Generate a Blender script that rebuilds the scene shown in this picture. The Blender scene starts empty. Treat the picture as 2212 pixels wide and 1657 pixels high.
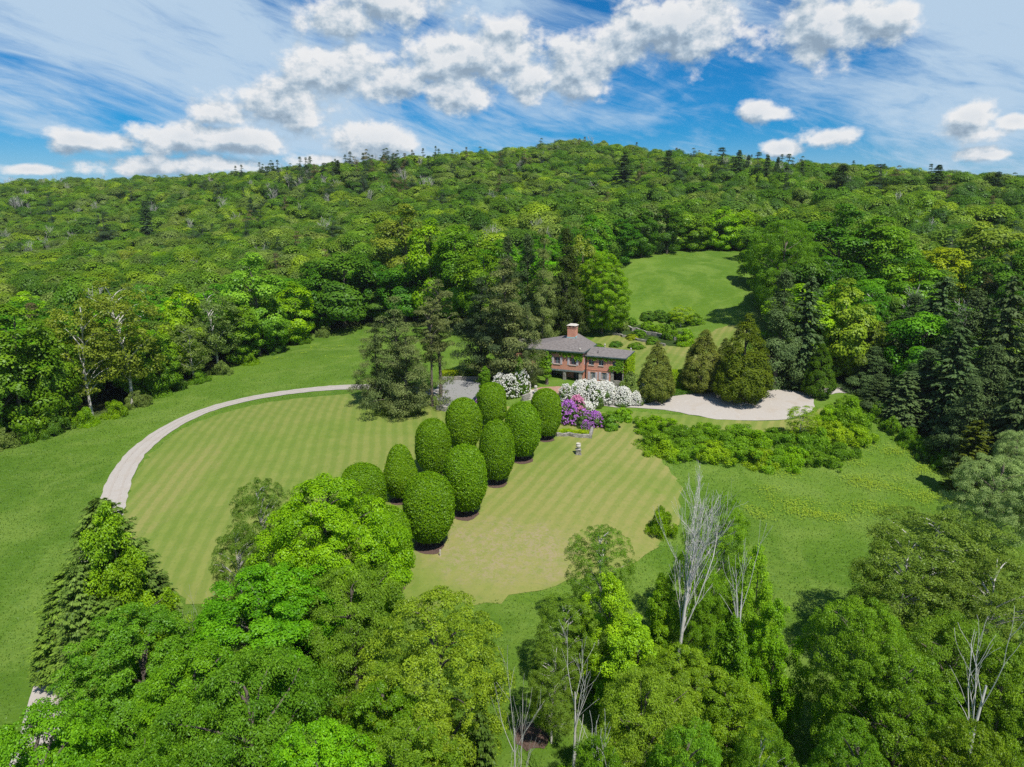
import bpy, math, random
import numpy as np
from mathutils import Vector, Matrix, Euler

# ------------------------------------------------------------------ camera, sky, sun, exposure
scene = bpy.context.scene
COL = scene.collection
R = math.radians
FOC, PITCH, CAMZ = 1475.0, R(14.4), 36.0            # focal length in photo units (2212 wide), tilt, camera height

cam_data = bpy.data.cameras.new("camera"); cam = bpy.data.objects.new("camera", cam_data); COL.objects.link(cam)
cam.location = (0, 0, CAMZ); cam.rotation_euler = (R(90) - PITCH, 0, 0)
cam_data.sensor_width = 36; cam_data.lens = 36 * FOC / 2212; cam_data.clip_start = 0.5; cam_data.clip_end = 20000
scene.camera = cam

SUN_DIR = Vector((0.34, -0.58, 1.16)).normalized()   # towards the sun
sun_el = math.asin(SUN_DIR.z); sun_az = math.atan2(SUN_DIR.x, SUN_DIR.y)
sd = bpy.data.lights.new("sun", 'SUN'); sun = bpy.data.objects.new("sun", sd); COL.objects.link(sun)
sd.energy = 5.0; sd.angle = R(0.5); sd.color = (1.0, 0.96, 0.88)
sun.rotation_euler = SUN_DIR.to_track_quat('Z', 'Y').to_euler(); sun.location = (60, -60, 150)

scene.view_settings.view_transform = 'Standard'; scene.view_settings.look = 'None'
scene.view_settings.exposure = 0.16; scene.view_settings.gamma = 1.0
scene.view_settings.use_curve_mapping = False
scene.render.engine = 'CYCLES'
cy = scene.cycles
cy.max_bounces = 5; cy.diffuse_bounces = 3; cy.glossy_bounces = 1; cy.transmission_bounces = 3; cy.transparent_max_bounces = 8
cy.use_adaptive_sampling = True; cy.adaptive_threshold = 0.015; cy.use_denoising = False
cy.sample_clamp_indirect = 4.0; cy.caustics_reflective = False; cy.caustics_refractive = False

def ray(px, py):
    u = (px - 1106) / FOC; v = (828.5 - py) / FOC
    c, s = math.cos(PITCH), math.sin(PITCH)
    return np.array([u, c + v * s, -s + v * c])

# ---- node helper
class NT:
    def __init__(s, nt): s.nt = nt; s.n = nt.nodes; s.l = nt.links
    def add(s, t, ins=None, **kw):
        n = s.n.new(t)
        for k, v in kw.items(): setattr(n, k, v)
        for k, v in (ins or {}).items(): s.put(n, k, v)
        return n
    def put(s, n, k, v):
        if isinstance(v, bpy.types.NodeSocket): s.l.new(v, n.inputs[k])
        elif isinstance(v, bpy.types.Node): s.l.new(v.outputs[0], n.inputs[k])
        else: n.inputs[k].default_value = v
    def math(s, op, a, b=0.0, c=0.0, clamp=False):
        n = s.n.new('ShaderNodeMath'); n.operation = op; n.use_clamp = clamp
        s.put(n, 0, a); s.put(n, 1, b)
        if op in ('MULTIPLY_ADD', 'SMOOTH_MIN', 'SMOOTH_MAX'): s.put(n, 2, c)
        return n.outputs[0]
    def vec(s, op, a, b=None, c=None):
        n = s.n.new('ShaderNodeVectorMath'); n.operation = op
        s.put(n, 0, a)
        if b is not None: s.put(n, 1, b)
        if c is not None: s.put(n, 2, c)
        return n.outputs['Value'] if op in ('LENGTH', 'DOT_PRODUCT', 'DISTANCE') else n.outputs['Vector']
    def noise(s, v, scale, detail=4, rough=0.55, dist=0.0, dim='3D'):
        n = s.add('ShaderNodeTexNoise', {'Vector': v, 'Scale': scale, 'Detail': detail, 'Roughness': rough, 'Distortion': dist})
        n.noise_dimensions = dim
        return n.outputs['Fac']
    def rng(s, v, a, b, c=0.0, d=1.0, smooth=True):
        n = s.add('ShaderNodeMapRange', {0: v, 1: a, 2: b, 3: c, 4: d})
        if smooth: n.interpolation_type = 'SMOOTHSTEP'
        return n.outputs[0]
    def mix(s, f, a, b, mode='MIX'):
        n = s.n.new('ShaderNodeMix'); n.data_type = 'RGBA'; n.blend_type = mode
        s.put(n, 0, f)
        for i, v in ((6, a), (7, b)):
            if isinstance(v, tuple): v = (*v[:3], 1)
            s.put(n, i, v)
        return n.outputs[2]
    def ramp(s, f, stops, interp='LINEAR'):
        n = s.add('ShaderNodeValToRGB', {0: f}); cr = n.color_ramp; cr.interpolation = interp
        while len(cr.elements) < len(stops): cr.elements.new(0.5)
        for e, (p, c) in zip(cr.elements, stops): e.position = p; e.color = (*c, 1)
        return n.outputs[0]

world = bpy.data.worlds.new("World"); scene.world = world; world.use_nodes = True
world.node_tree.nodes.clear()
def build_world():
    W = NT(world.node_tree)
    sky = W.add('ShaderNodeTexSky'); sky.sky_type = 'NISHITA'; sky.sun_disc = False
    sky.sun_elevation = sun_el; sky.sun_rotation = sun_az; sky.altitude = 300; sky.air_density = 1.0; sky.dust_density = 0.3; sky.ozone_density = 2.5
    g = W.add('ShaderNodeTexCoord').outputs['Generated']
    sep = W.add('ShaderNodeSeparateXYZ', {0: g})
    X, Y, Z = sep.outputs
    az = W.math('ARCTAN2', X, Y); el = W.math('ARCSINE', Z)
    ae = W.add('ShaderNodeCombineXYZ', {0: az, 1: el, 2: 0.0}).outputs[0]
    # cumulus heaps: centre and radius of each in azimuth and elevation
    puffs = [(195,308,75,20),(390,295,80,32),(500,302,110,30),(600,228,120,46),(480,245,70,26),(745,150,115,58),(850,178,70,42),
             (738,52,88,36),(1000,120,125,62),(1090,100,90,52),(1000,200,85,34),(1240,145,115,56),(1350,105,80,56),(1480,55,150,62),
             (1790,65,118,60),(1900,50,70,40),(1750,115,60,30),(1637,247,56,19),(1800,297,60,18),(2100,258,46,30),(2185,262,36,12),
             (780,300,110,34),(320,362,110,18),(480,355,90,20),(850,2,120,44),(2120,335,40,11),(60,366,44,9),(690,344,60,13),(1690,322,44,15),
             (1150,170,70,44)]
    E = []
    for cx, cyy, rx, ry in puffs:
        d = ray(cx, cyy); d = d / np.linalg.norm(d)
        a, e = math.atan2(d[0], d[1]), math.asin(d[2])
        sx, sy = 1475 / rx / 1.12, 1475 / ry / 1.22
        E.append((sx, sy, -a * sx, -e * sy))
    def field(v, nv):
        m = None
        for sx, sy, ox, oy in E:
            q = W.vec('MULTIPLY_ADD', v, (sx, sy, 0), (ox, oy, 0)); l = W.vec('LENGTH', q)
            m = l if m is None else W.math('SMOOTH_MIN', m, l, 0.14)
        big = W.noise(nv, 15.0, 10, 0.59, 0.0)
        f = W.math('SUBTRACT', 1.0, m)
        f = W.math('MULTIPLY', W.math('MAXIMUM', f, -1.2), 1.5)
        return W.math('MULTIPLY_ADD', W.math('SUBTRACT', big, 0.5), 4.0, f), f, big
    nv = W.vec('MULTIPLY', ae, (1.0, 1.35, 0))
    f1, e1, n1 = field(ae, nv)
    off = (0.006, 0.015, 0)
    f2, e2, n2 = field(W.vec('ADD', ae, off), W.vec('ADD', nv, (0.006, 0.017, 0)))
    wisp = W.noise(nv, 42.0, 5, 0.65, 0.3)
    alpha = W.rng(W.math('MULTIPLY_ADD', wisp, 0.45, f1), 0.14, 0.98)
    lit = W.math('MULTIPLY_ADD', W.math('SUBTRACT', n1, n2), 4.6, 0.61)
    lit = W.math('MULTIPLY_ADD', W.math('MAXIMUM', W.math('SUBTRACT', e1, e2), -0.75), 0.62, lit)
    lit = W.rng(lit, 0.0, 1.0, smooth=False)
    thick = W.rng(f1, 0.3, 2.0)
    lit = W.math('SUBTRACT', lit, W.math('MULTIPLY', thick, 0.22), clamp=True)
    cum = W.ramp(lit, [(0.0, (3.4, 4.5, 5.7)), (0.30, (4.8, 6.0, 7.2)), (0.55, (6.9, 7.8, 8.6)), (0.8, (8.9, 9.3, 9.7)), (1.0, (10.6, 10.6, 10.6))])
    # high thin veils, drawn out along one direction of the wind
    rot = W.add('ShaderNodeVectorRotate', {'Vector': ae, 'Angle': R(17)}); rot.rotation_type = 'Z_AXIS'
    v1 = W.vec('MULTIPLY', rot.outputs[0], (2.6, 7.5, 1)); v2 = W.vec('MULTIPLY', rot.outputs[0], (9.0, 46.0, 1))
    c1 = W.noise(v1, 1.15, 8, 0.60, 0.7); c2 = W.noise(W.vec('ADD', v2, (3.1, 1.7, 0)), 1.2, 6, 0.66, 0.9); c3 = W.noise(ae, 6.0, 3, 0.5, 0.3)
    cs = W.math('ADD', W.math('MULTIPLY', c1, 1.0), W.math('ADD', W.math('MULTIPLY', c2, 0.34), W.math('MULTIPLY', c3, 0.25)))
    band = W.math('ABSOLUTE', W.math('ADD', az, -0.20))
    cs = W.math('ADD', cs, W.math('MULTIPLY', W.rng(band, 0.05, 0.45), 0.13))
    ci = W.rng(cs, 0.70, 1.02, 0.0, 0.9)
    ci = W.math('MULTIPLY', ci, W.rng(el, 0.28, 0.6, 1.0, 0.25))  # veils thinned high overhead, out of view, to weaken the sky's fill light
    low = W.rng(el, 0.0, 0.11, 0.66, 0.0)
    ci = W.math('MAXIMUM', ci, low)
    base = W.mix(1.0, sky.outputs[0], (0.06, 0.68, 1.18), 'MULTIPLY')
    c = W.mix(ci, base, (6.2, 8.0, 9.8))
    c = W.mix(W.math('MULTIPLY', alpha, 0.97), c, cum)
    up = W.rng(Z, -0.02, 0.0)
    c = W.mix(up, sky.outputs[0], c)
    bg = W.add('ShaderNodeBackground', {'Color': c, 'Strength': 0.075})
    W.add('ShaderNodeOutputWorld', {0: bg.outputs[0]})
build_world()
world.cycles.sampling_method = 'NONE'

# ------------------------------------------------------------------ ground heights
_pts = []
def gp(px, py, z):                                   # a ground spot seen at this photo place, at height z
    d = ray(px, py); t = (z - CAMZ) / d[2]; _pts.append((d[0] * t, d[1] * t, z))
def gt(px, py, y, tall):                             # a tree top seen here, y metres off, the tree this tall
    d = ray(px, py); t = y / d[1]; _pts.append((d[0] * t, y, CAMZ + d[2] * t - tall))
for a in [(1180,850,0),(1310,838,-.2),(1400,872,-1.5),(1250,882,-1.6),(990,850,-.5),(1600,880,-1.6),(1740,890,-1.8),(1480,880,-1.5),(1450,800,0.2),
          (1249,985,-3.2),(1100,1150,-5.2),(950,1195,-5.4),(1300,1250,-6.5),(1430,1130,-5.8),(850,960,-3.2),(600,900,-3),(400,1000,-4.5),(300,1200,-6.5),
          (750,870,-2.2),(1000,1290,-6.7),(1480,930,-3.0),(1700,980,-5.2),(1820,930,-3.5),(1700,1100,-7.6),(1900,1050,-7.2),(2000,1000,-6.5),(1700,1280,-9),
          (1850,1200,-8.6),(100,1100,-6.4),(0,965,-6),(200,900,-5.5),(400,830,-4.5),(650,760,-3),(800,710,-1.3),(600,800,-3),(50,1400,-9.5),(90,1480,-10),
          (1330,720,2.6),(1480,720,3.2),(1450,690,4.2),(1250,745,1.6),(1350,690,4.8),(1600,690,5.5),(1330,565,18.0),(1620,540,20),(1480,625,11.5),(1480,540,20.5),
          (1850,830,-.6),(1900,880,-2.5),(1000,760,.2),(2050,1000,-6.6)]: gp(*a)
for a in [(0,395,640,13),(150,388,660,13),(300,385,650,13),(500,372,600,14),(700,352,530,16),(900,350,500,15),(1040,342,520,14),(1150,320,600,13),(1250,308,640,12),
          (1330,318,600,13),(1430,338,480,17),(1550,342,440,18),(1700,354,400,18),(1850,370,370,17),(2000,370,350,16),(2212,378,340,16),
          (100,500,430,15),(350,480,430,15),(600,450,430,15),(800,430,400,15),(1000,420,400,15),(1250,400,420,15),(1450,400,380,15),(1700,440,290,16),(1950,470,260,16),(2180,470,250,16),
          (100,560,300,16),(350,550,300,16),(600,520,290,16),(900,480,290,17)]: gt(*a)
_pts += [(0,0,-12.5),(0,30,-11),(-60,30,-13),(60,35,-13),(60,0,-14),(-100,0,-14),(110,60,-11),(-150,60,-9),(0,-80,-14),(-150,-80,-14),(150,-80,-14),(-200,130,-7),
         (180,120,-4),(0,800,40),(-500,850,30),(-300,500,20),(-450,420,2),(-300,250,-6),(500,600,25),(300,250,16),(420,200,12),(-800,600,20),(250,140,0)]
_P = np.array(_pts)
def _phi(r2): return np.sqrt(r2 + 14.0 ** 2)
_A = _phi(((_P[:, None, :2] - _P[None, :, :2]) ** 2).sum(-1)) + np.eye(len(_P)) * -0.35
_z0 = 0.0
_W = np.linalg.solve(_A, _P[:, 2] - _z0)
def hh(x, y):
    x = np.asarray(x, float); y = np.asarray(y, float)
    out = np.zeros(np.broadcast(x, y).shape)
    for (px, py, _), w in zip(_P, _W): out += w * _phi((x - px) ** 2 + (y - py) ** 2)
    r = np.hypot(x, y - 200); k = np.clip((r - 700) / 500, 0, 1); k = k * k * (3 - 2 * k)
    return np.clip(out + _z0, -30, 90) * (1 - k) + 8 * k
def h(x, y): return float(hh(x, y))
def at(px, py):                                      # where the line of sight meets the ground
    d = ray(px, py)
    t = np.linspace(15, 900, 1200); X = d[0] * t; Y = d[1] * t; Z = CAMZ + d[2] * t
    g = hh(X, Y); i = int(np.argmax(Z < g))
    if i == 0: i = len(t) - 1
    a, b = t[i - 1], t[i]
    for _ in range(12):
        m = (a + b) / 2
        if CAMZ + d[2] * m < h(d[0] * m, d[1] * m): b = m
        else: a = m
    return np.array([d[0] * b, d[1] * b, h(d[0] * b, d[1] * b)])
def zdepth(x, y, z):                                 # depth along the optical axis
    return y * math.cos(PITCH) + (CAMZ - z) * math.sin(PITCH)

ORD = 'first second third fourth fifth sixth seventh eighth ninth tenth eleventh twelfth thirteenth fourteenth fifteenth sixteenth seventeenth eighteenth nineteenth twentieth'.split()
TENS = {2: 'twenty', 3: 'thirty', 4: 'forty'}
def ordw(n): return ORD[n - 1] if n <= 20 else (TENS[n // 10] + ' ' + ORD[n % 10 - 1] if n % 10 else TENS[n // 10][:-1] + 'ieth')
# ------------------------------------------------------------------ helpers: tagging, meshes, materials
def tag(o, label=None, cat=None, group=None, kind=None):
    if label: o['label'] = label
    if cat: o['category'] = cat
    if group: o['group'] = group
    if kind: o['kind'] = kind
    return o
def empty(name, loc, rz=0.0):
    o = bpy.data.objects.new(name, None); COL.objects.link(o); o.location = loc; o.rotation_euler = (0, 0, rz); o.empty_display_size = 0.5
    return o
def link(name, me, parent=None, mat=None):
    o = bpy.data.objects.new(name, me); COL.objects.link(o)
    if parent is not None: o.parent = parent
    if mat is not None and not me.materials: me.materials.append(mat)
    return o
def quad_mesh(name, V, F4, mat, tint=None, smooth=False):
    me = bpy.data.meshes.new(name); V = np.asarray(V, np.float32); F4 = np.asarray(F4, np.int32)
    me.vertices.add(len(V)); me.vertices.foreach_set('co', V.ravel())
    me.loops.add(F4.size); me.loops.foreach_set('vertex_index', F4.ravel())
    me.polygons.add(len(F4)); me.polygons.foreach_set('loop_start', np.arange(0, F4.size, 4, dtype=np.int32))
    if tint is not None:
        a = me.attributes.new('tint', 'FLOAT', 'FACE'); a.data.foreach_set('value', np.asarray(tint, np.float32))
    if smooth: me.polygons.foreach_set('use_smooth', np.ones(len(F4), bool))
    me.update(calc_edges=True); me.materials.append(mat)
    return me
class MB:                                            # collects boxes, tubes and polygons into one mesh
    def __init__(s): s.v = []; s.f = []; s.mi = []
    def poly(s, pts, faces, mi=0):
        n = len(s.v); s.v += [tuple(p) for p in pts]; s.f += [[i + n for i in f] for f in faces]; s.mi += [mi] * len(faces); return s
    def box(s, x0, x1, y0, y1, z0, z1, mi=0):
        return s.poly([(x0,y0,z0),(x1,y0,z0),(x1,y1,z0),(x0,y1,z0),(x0,y0,z1),(x1,y0,z1),(x1,y1,z1),(x0,y1,z1)],
                      [(0,3,2,1),(4,5,6,7),(0,1,5,4),(1,2,6,5),(2,3,7,6),(3,0,4,7)], mi)
    def lathe(s, prof, cx=0, cy_=0, n=12, mi=0):
        pts = [(cx + r * math.cos(2*math.pi*k/n), cy_ + r * math.sin(2*math.pi*k/n), z) for r, z in prof for k in range(n)]
        fs = [(i*n+k, i*n+(k+1)%n, (i+1)*n+(k+1)%n, (i+1)*n+k) for i in range(len(prof)-1) for k in range(n)]
        fs += [tuple(range(n))[::-1], tuple((len(prof)-1)*n + k for k in range(n))]
        return s.poly(pts, fs, mi)
    def build(s, name, mat, parent=None, smooth=False):
        me = bpy.data.meshes.new(name); me.from_pydata(s.v, [], s.f)
        for m in (mat if isinstance(mat, list) else [mat]): me.materials.append(m)
        me.polygons.foreach_set('material_index', s.mi)
        if smooth: me.polygons.foreach_set('use_smooth', [True] * len(s.f))
        me.update()
        return link(name, me, parent)

def material(name, fn, disp=False):
    m = bpy.data.materials.new(name); m.use_nodes = True; m.node_tree.nodes.clear()
    T = NT(m.node_tree); sh = fn(T); T.add('ShaderNodeOutputMaterial', {0: sh})
    return m
def surf(T, col, rough=0.8, bump=None, bs=0.3, bd=0.05, spec=0.3):
    b = T.add('ShaderNodeBsdfPrincipled', {'Base Color': col, 'Roughness': rough, 'Specular IOR Level': spec})
    if bump is not None:
        n = T.add('ShaderNodeBump', {'Height': bump, 'Strength': bs, 'Distance': bd}); T.put(b, 'Normal', n.outputs[0])
    return b.outputs[0]
def leaf_shader(T, col, tr=0.30, gl=0.012):
    d = T.add('ShaderNodeBsdfDiffuse', {0: col}).outputs[0]
    tcol = T.mix(1.0, col, (1.1, 1.25, 0.55), 'MULTIPLY')
    t = T.add('ShaderNodeBsdfTranslucent', {0: tcol}).outputs[0]
    m = T.add('ShaderNodeMixShader', {0: tr, 1: d, 2: t}).outputs[0]
    g = T.add('ShaderNodeBsdfGlossy', {0: (0.9, 1, 0.9, 1), 1: 0.42}).outputs[0]
    return T.add('ShaderNodeMixShader', {0: gl, 1: m, 2: g}).outputs[0]
def tinted(T, col, lo=0.62, hi=1.38):
    a = T.add('ShaderNodeAttribute', attribute_name='tint').outputs['Fac']
    k = T.rng(a, 0.0, 1.0, lo, hi, smooth=False)
    c = T.vec('SCALE', col); T.put(c.node, 'Scale', k)
    hs = T.add('ShaderNodeHueSaturation', {'Hue': T.rng(a, 0, 1, 0.512, 0.488, smooth=False), 'Saturation': 1.0, 'Value': 1.0, 'Color': c})
    return hs.outputs[0]
M = {}
M['leaf'] = material('leaf', lambda T: leaf_shader(T, tinted(T, T.add('ShaderNodeObjectInfo').outputs['Color'])))
M['needle'] = material('needle', lambda T: leaf_shader(T, tinted(T, T.add('ShaderNodeObjectInfo').outputs['Color'], 0.6, 1.42), 0.25, 0.006))
FOREST = [(p, (a * 1.25, b * 1.22, c * 1.3)) for p, (a, b, c) in [(0.0,(.055,.125,.012)),(.12,(.085,.19,.012)),(.25,(.13,.24,.014)),(.36,(.07,.15,.02)),(.48,(.15,.25,.016)),(.6,(.13,.19,.04)),(.7,(.20,.30,.014)),(.8,(.10,.21,.014)),(.9,(.17,.23,.035)),(1.0,(.06,.14,.02))]]
M['forest_leaf'] = material('forest_leaf', lambda T: leaf_shader(T, tinted(T, T.ramp(T.add('ShaderNodeObjectInfo').outputs['Random'], FOREST))))
def bark_fn(a, b):
    def f(T):
        o = T.add('ShaderNodeTexCoord').outputs['Object']
        n = T.noise(T.vec('MULTIPLY', o, (3, 3, .6)), 2.0, 5)
        return surf(T, T.mix(n, a, b), 0.9, n, 0.6, 0.05)
    return f
M['bark'] = material('bark', bark_fn((.06,.045,.035), (.22,.18,.15)))
M['dead_bark'] = material('dead_bark', bark_fn((.34,.32,.29), (.78,.75,.71)))
M['pale_bark'] = material('pale_bark', bark_fn((.26,.235,.21), (.72,.68,.63)))

# ------------------------------------------------------------------ vegetation generators (numpy)
def unit(v): return v / np.maximum(np.linalg.norm(v, axis=-1, keepdims=True), 1e-9)
def rdir(rg, n): return unit(rg.normal(size=(n, 3)))
def leaves(rg, P, N, size, asp=0.62, along=None, fold=0.0):
    n = len(P); N = unit(N)
    if along is None: along = rdir(rg, n)
    T1 = unit(along - N * (along * N).sum(-1, keepdims=True)); B = np.cross(N, T1)
    s = (np.asarray(size) * np.ones(n))[:, None]
    V = np.stack([P + T1 * s * .5, P + B * s * .5 * asp + N * s * fold, P - T1 * s * .5, P - B * s * .5 * asp + N * s * fold], 1).reshape(-1, 3)
    return V, np.arange(4 * n).reshape(-1, 4)
def tube(path, rad, sides=6):
    path = np.asarray(path, float); n = len(path)
    d = np.gradient(path, axis=0); d = unit(d)
    a = np.where(np.abs(d[:, 2:3]) > .9, np.array([[1., 0, 0]]), np.array([[0, 0, 1.]]))
    u = unit(np.cross(d, a)); w = np.cross(d, u)
    th = np.arange(sides) * 2 * np.pi / sides
    V = path[:, None] + (u[:, None] * np.cos(th)[None, :, None] + w[:, None] * np.sin(th)[None, :, None]) * np.asarray(rad)[:, None, None]
    F = [(i*sides+k, i*sides+(k+1) % sides, (i+1)*sides+(k+1) % sides, (i+1)*sides+k) for i in range(n-1) for k in range(sides)]
    return V.reshape(-1, 3), np.array(F)
def join(parts):
    Vs, Fs, o = [], [], 0
    for V, F in parts: Vs.append(V); Fs.append(np.asarray(F) + o); o += len(V)
    return np.concatenate(Vs), np.concatenate(Fs)
def prof(kind, t):
    if kind == 'round': return np.power(np.clip(1 - np.abs((t - .42) / np.where(t > .42, .58, .46)) ** 2.2, 0, 1), .5)
    if kind == 'vase': return np.power(np.clip(1 - np.abs((t - .62) / np.where(t > .62, .38, .75)) ** 2.0, 0, 1), .5)
    if kind == 'egg': return np.power(np.clip(t * 6, 0, 1), .5) * np.power(np.clip(1 - t, 0, 1), .62) * 1.12
    if kind == 'column': return np.power(np.clip(1 - t ** 3.0, 0, 1), .6) * (.8 + .2 * np.sin(t * 9))
    if kind == 'dome': return np.power(np.clip(1 - t ** 2, 0, 1), .5)
    if kind == 'cone': return np.clip(1 - t, 0, 1) ** .8
def crown(seed, H, Rr, base=.28, ncl=60, cr=1.5, nleaf=12000, leaf=.42, kind='round', flat=.72, hollow=.6, asp=.62, up=.35, scatter=.45, lob=.2, droop=0.0, skew=1.0, inner=.12, tmix=.55):
    rg = np.random.default_rng(seed)
    t = rg.random(ncl * 4); p = prof(kind, t); keep = rg.random(len(t)) < (p * .85 + .15); t = t[keep][:ncl]; n = len(t)
    a = rg.random(n) * 2 * np.pi; ph = rg.random(3) * 6.28
    lobe = 1 + lob * (np.sin(2 * a + ph[0] + 2 * t) * .5 + np.sin(3 * a + ph[1] - 3 * t) * .5)
    rr = Rr * prof(kind, t) * (hollow + (1 - hollow) * np.sqrt(rg.random(n))) * lobe
    inn = rg.random(n) < inner; rr = np.where(inn, rr * .4, rr)
    rr = np.maximum(rr - cr * .45, 0)
    C = np.stack([rr * np.cos(a), rr * np.sin(a), H * base + t * (H * (1 - base) - cr * .6)], 1)
    crr = cr * (.6 + .8 * rg.random(n)) * (.75 + .35 * prof(kind, t))
    w = crr ** 2; cnt = rg.multinomial(nleaf, w / w.sum()); idx = np.repeat(np.arange(n), cnt)
    out = unit(C - np.array([0, 0, H * (base + .35 * (1 - base))])); o = out[idx]
    D = rdir(rg, len(idx)); D = unit(D + o * .55 + np.array([0, 0, .35]))
    rad = crr[idx] * (.55 + .5 * rg.random(len(idx)) ** .6)
    Pp = C[idx] + D * rad[:, None] * np.array([1, 1, flat])
    Pp[:, 2] -= droop * rg.random(len(idx)) ** 2 * crr[idx]
    N = D * .8 + o * .35 + np.array([0, 0, up]) + rdir(rg, len(idx)) * scatter
    al = None
    if droop: al = rdir(rg, len(idx)) * .5 + np.array([0, 0, -1.])
    V, F = leaves(rg, Pp, N, leaf * (.65 + .7 * rg.random(len(idx))), asp, al, .06)
    ctint = rg.random(n); tint = np.clip(ctint[idx] * (1 - tmix) + rg.random(len(idx)) * tmix, 0, 1)
    return V, F, tint, C, crr
def limbs(seed, H, Rr, C, base, n=10, r0=.28, lean=.04, sides=6):
    rg = np.random.default_rng(seed + 7); parts = []
    top = H * .86; zz = np.linspace(-.6, top, 9)
    ph = rg.random(2) * 6; px = np.sin(zz * .25 + ph[0]) * lean * zz; py = np.cos(zz * .22 + ph[1]) * lean * zz
    px -= px[0]; py -= py[0]
    parts.append(tube(np.stack([px, py, zz], 1), r0 * (1 - zz.clip(0) / top * .82), sides + 2))
    if len(C):
        for c in C[rg.choice(len(C), min(n, len(C)), replace=False)]:
            z = max(H * base * .8, c[2] - (.5 + .3 * rg.random()) * np.hypot(c[0], c[1]) - .5)
            b = np.array([np.interp(z, zz, px), np.interp(z, zz, py), z]); m = (b + c) / 2 + rg.normal(size=3) * .12 * Rr * .4 + np.array([0, 0, .05 * H])
            s = np.linspace(0, 1, 6)[:, None]; path = (1 - s) ** 2 * b + 2 * s * (1 - s) * m + s ** 2 * c
            parts.append(tube(path, r0 * .42 * (1 - .85 * s[:, 0]), sides - 1))
    return join(parts)
def conifer(seed, H, Rr, layers=40, per=9, sprays=20, size=.55, droop=.35, pw=.85, base=.05, rag=.25, hang=.3, needle_asp=.38, gap=0.0):
    rg = np.random.default_rng(seed); P, N, A, S, TI = [], [], [], [], []; br = []
    for li in range(layers):
        t = (li + rg.random() * .6) / layers; z = H * (base + (1 - base) * t * .985)
        L0 = Rr * ((1 - t) ** pw) * (1 if t > .08 else .75 + 3 * t) + .25
        for k in range(max(4, int(per * (.5 + .5 * (1 - t))))):
            if rg.random() < gap: continue
            a = rg.random() * 6.283; L = L0 * (1 - rag * rg.random()); n = max(3, int(sprays * (.35 + .65 * L / Rr)))
            s = rg.random(n) ** .75; dirv = np.array([math.cos(a), math.sin(a), 0]); side = np.array([-math.sin(a), math.cos(a), 0])
            width = .30 * L * (1 - s * .75)
            q = (rg.random(n) * 2 - 1)
            lift = (.35 if t > .5 else .1)
            z_off = s * L * lift - droop * (s ** 1.5) * L - hang * np.abs(q) * rg.random(n) * .6
            P.append(dirv * (s * L)[:, None] + side * (q * width)[:, None] + np.array([0, 0, z])[None] + np.stack([0 * s, 0 * s, z_off], 1))
            N.append(np.array([0, 0, 1.])[None] + dirv * .55 + rg.normal(size=(n, 3)) * .35)
            A.append(dirv + side * q[:, None] * .9 + np.array([0, 0, -.35 - hang * .5]))
            S.append(size * (.6 + .7 * rg.random(n))); TI.append(np.clip(rg.random() * .5 + rg.random(n) * .5 * (.4 + .6 * s) + .1 * s, 0, 1))
            if k % 3 == 0 and L > 1:
                ss = np.linspace(0, .9, 4)
                br.append(tube(dirv * (ss * L)[:, None] + np.stack([0*ss, 0*ss, z + ss * L * lift - droop * ss ** 1.5 * L], 1), .05 * (1 - .8 * ss) + .01, 3))
    P = np.concatenate(P); V, F = leaves(rg, P, np.concatenate(N), np.concatenate(S), needle_asp, np.concatenate(A), .05)
    zz = np.linspace(-.6, H * .97, 6); tr = tube(np.stack([0 * zz, 0 * zz, zz], 1), .012 * H * (1 - zz.clip(0) / H) + .02, 7)
    return (V, F, np.concatenate(TI)), join([tr] + br)
def bare(seed, H, n0=4, spread=.5, r0=.16, levels=3, split=5, fan=False, sides=5, mr=.012):
    rg = np.random.default_rng(seed); main, twigs = [], []
    def grow(p, d, L, r, lev):
        n = 6; path = [p]; dd = d.copy()
        for _ in range(n - 1):
            dd = unit(dd + rg.normal(size=3) * (.10 if lev else .035) + np.array([0, 0, .035])); path.append(path[-1] + dd * L / (n - 1))
        path = np.array(path); end = r * (.35 if lev else .3)
        (main if lev == 0 else twigs).append(tube(path, np.linspace(r, max(end, mr), n), sides if lev < 2 else 3))
        if lev < levels:
            for _ in range(split if lev else split + n0):
                s = .25 + .72 * rg.random() if lev else .4 + .58 * rg.random()
                i = s * (n - 1); j = int(i); q = path[j] + (path[min(j+1, n-1)] - path[j]) * (i - j)
                a = rg.random() * 6.283; sp = spread * (.6 + .8 * rg.random())
                nd = unit(dd * math.cos(sp) + (rdir(rg, 1)[0] * np.array([1, 1, .35])) * math.sin(sp) * 1.2 + np.array([0, 0, .2 if fan else 0]))
                grow(q, nd, L * (.42 + .3 * rg.random()) * (1.1 - .5 * s), max(r * (1 - .7 * s) * (.42 if lev == 0 else .6), mr), lev + 1)
    grow(np.array([0, 0, -.5]), np.array([0, 0, 1.]), H * .78, r0, 0)
    return join(main), join(twigs)
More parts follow.
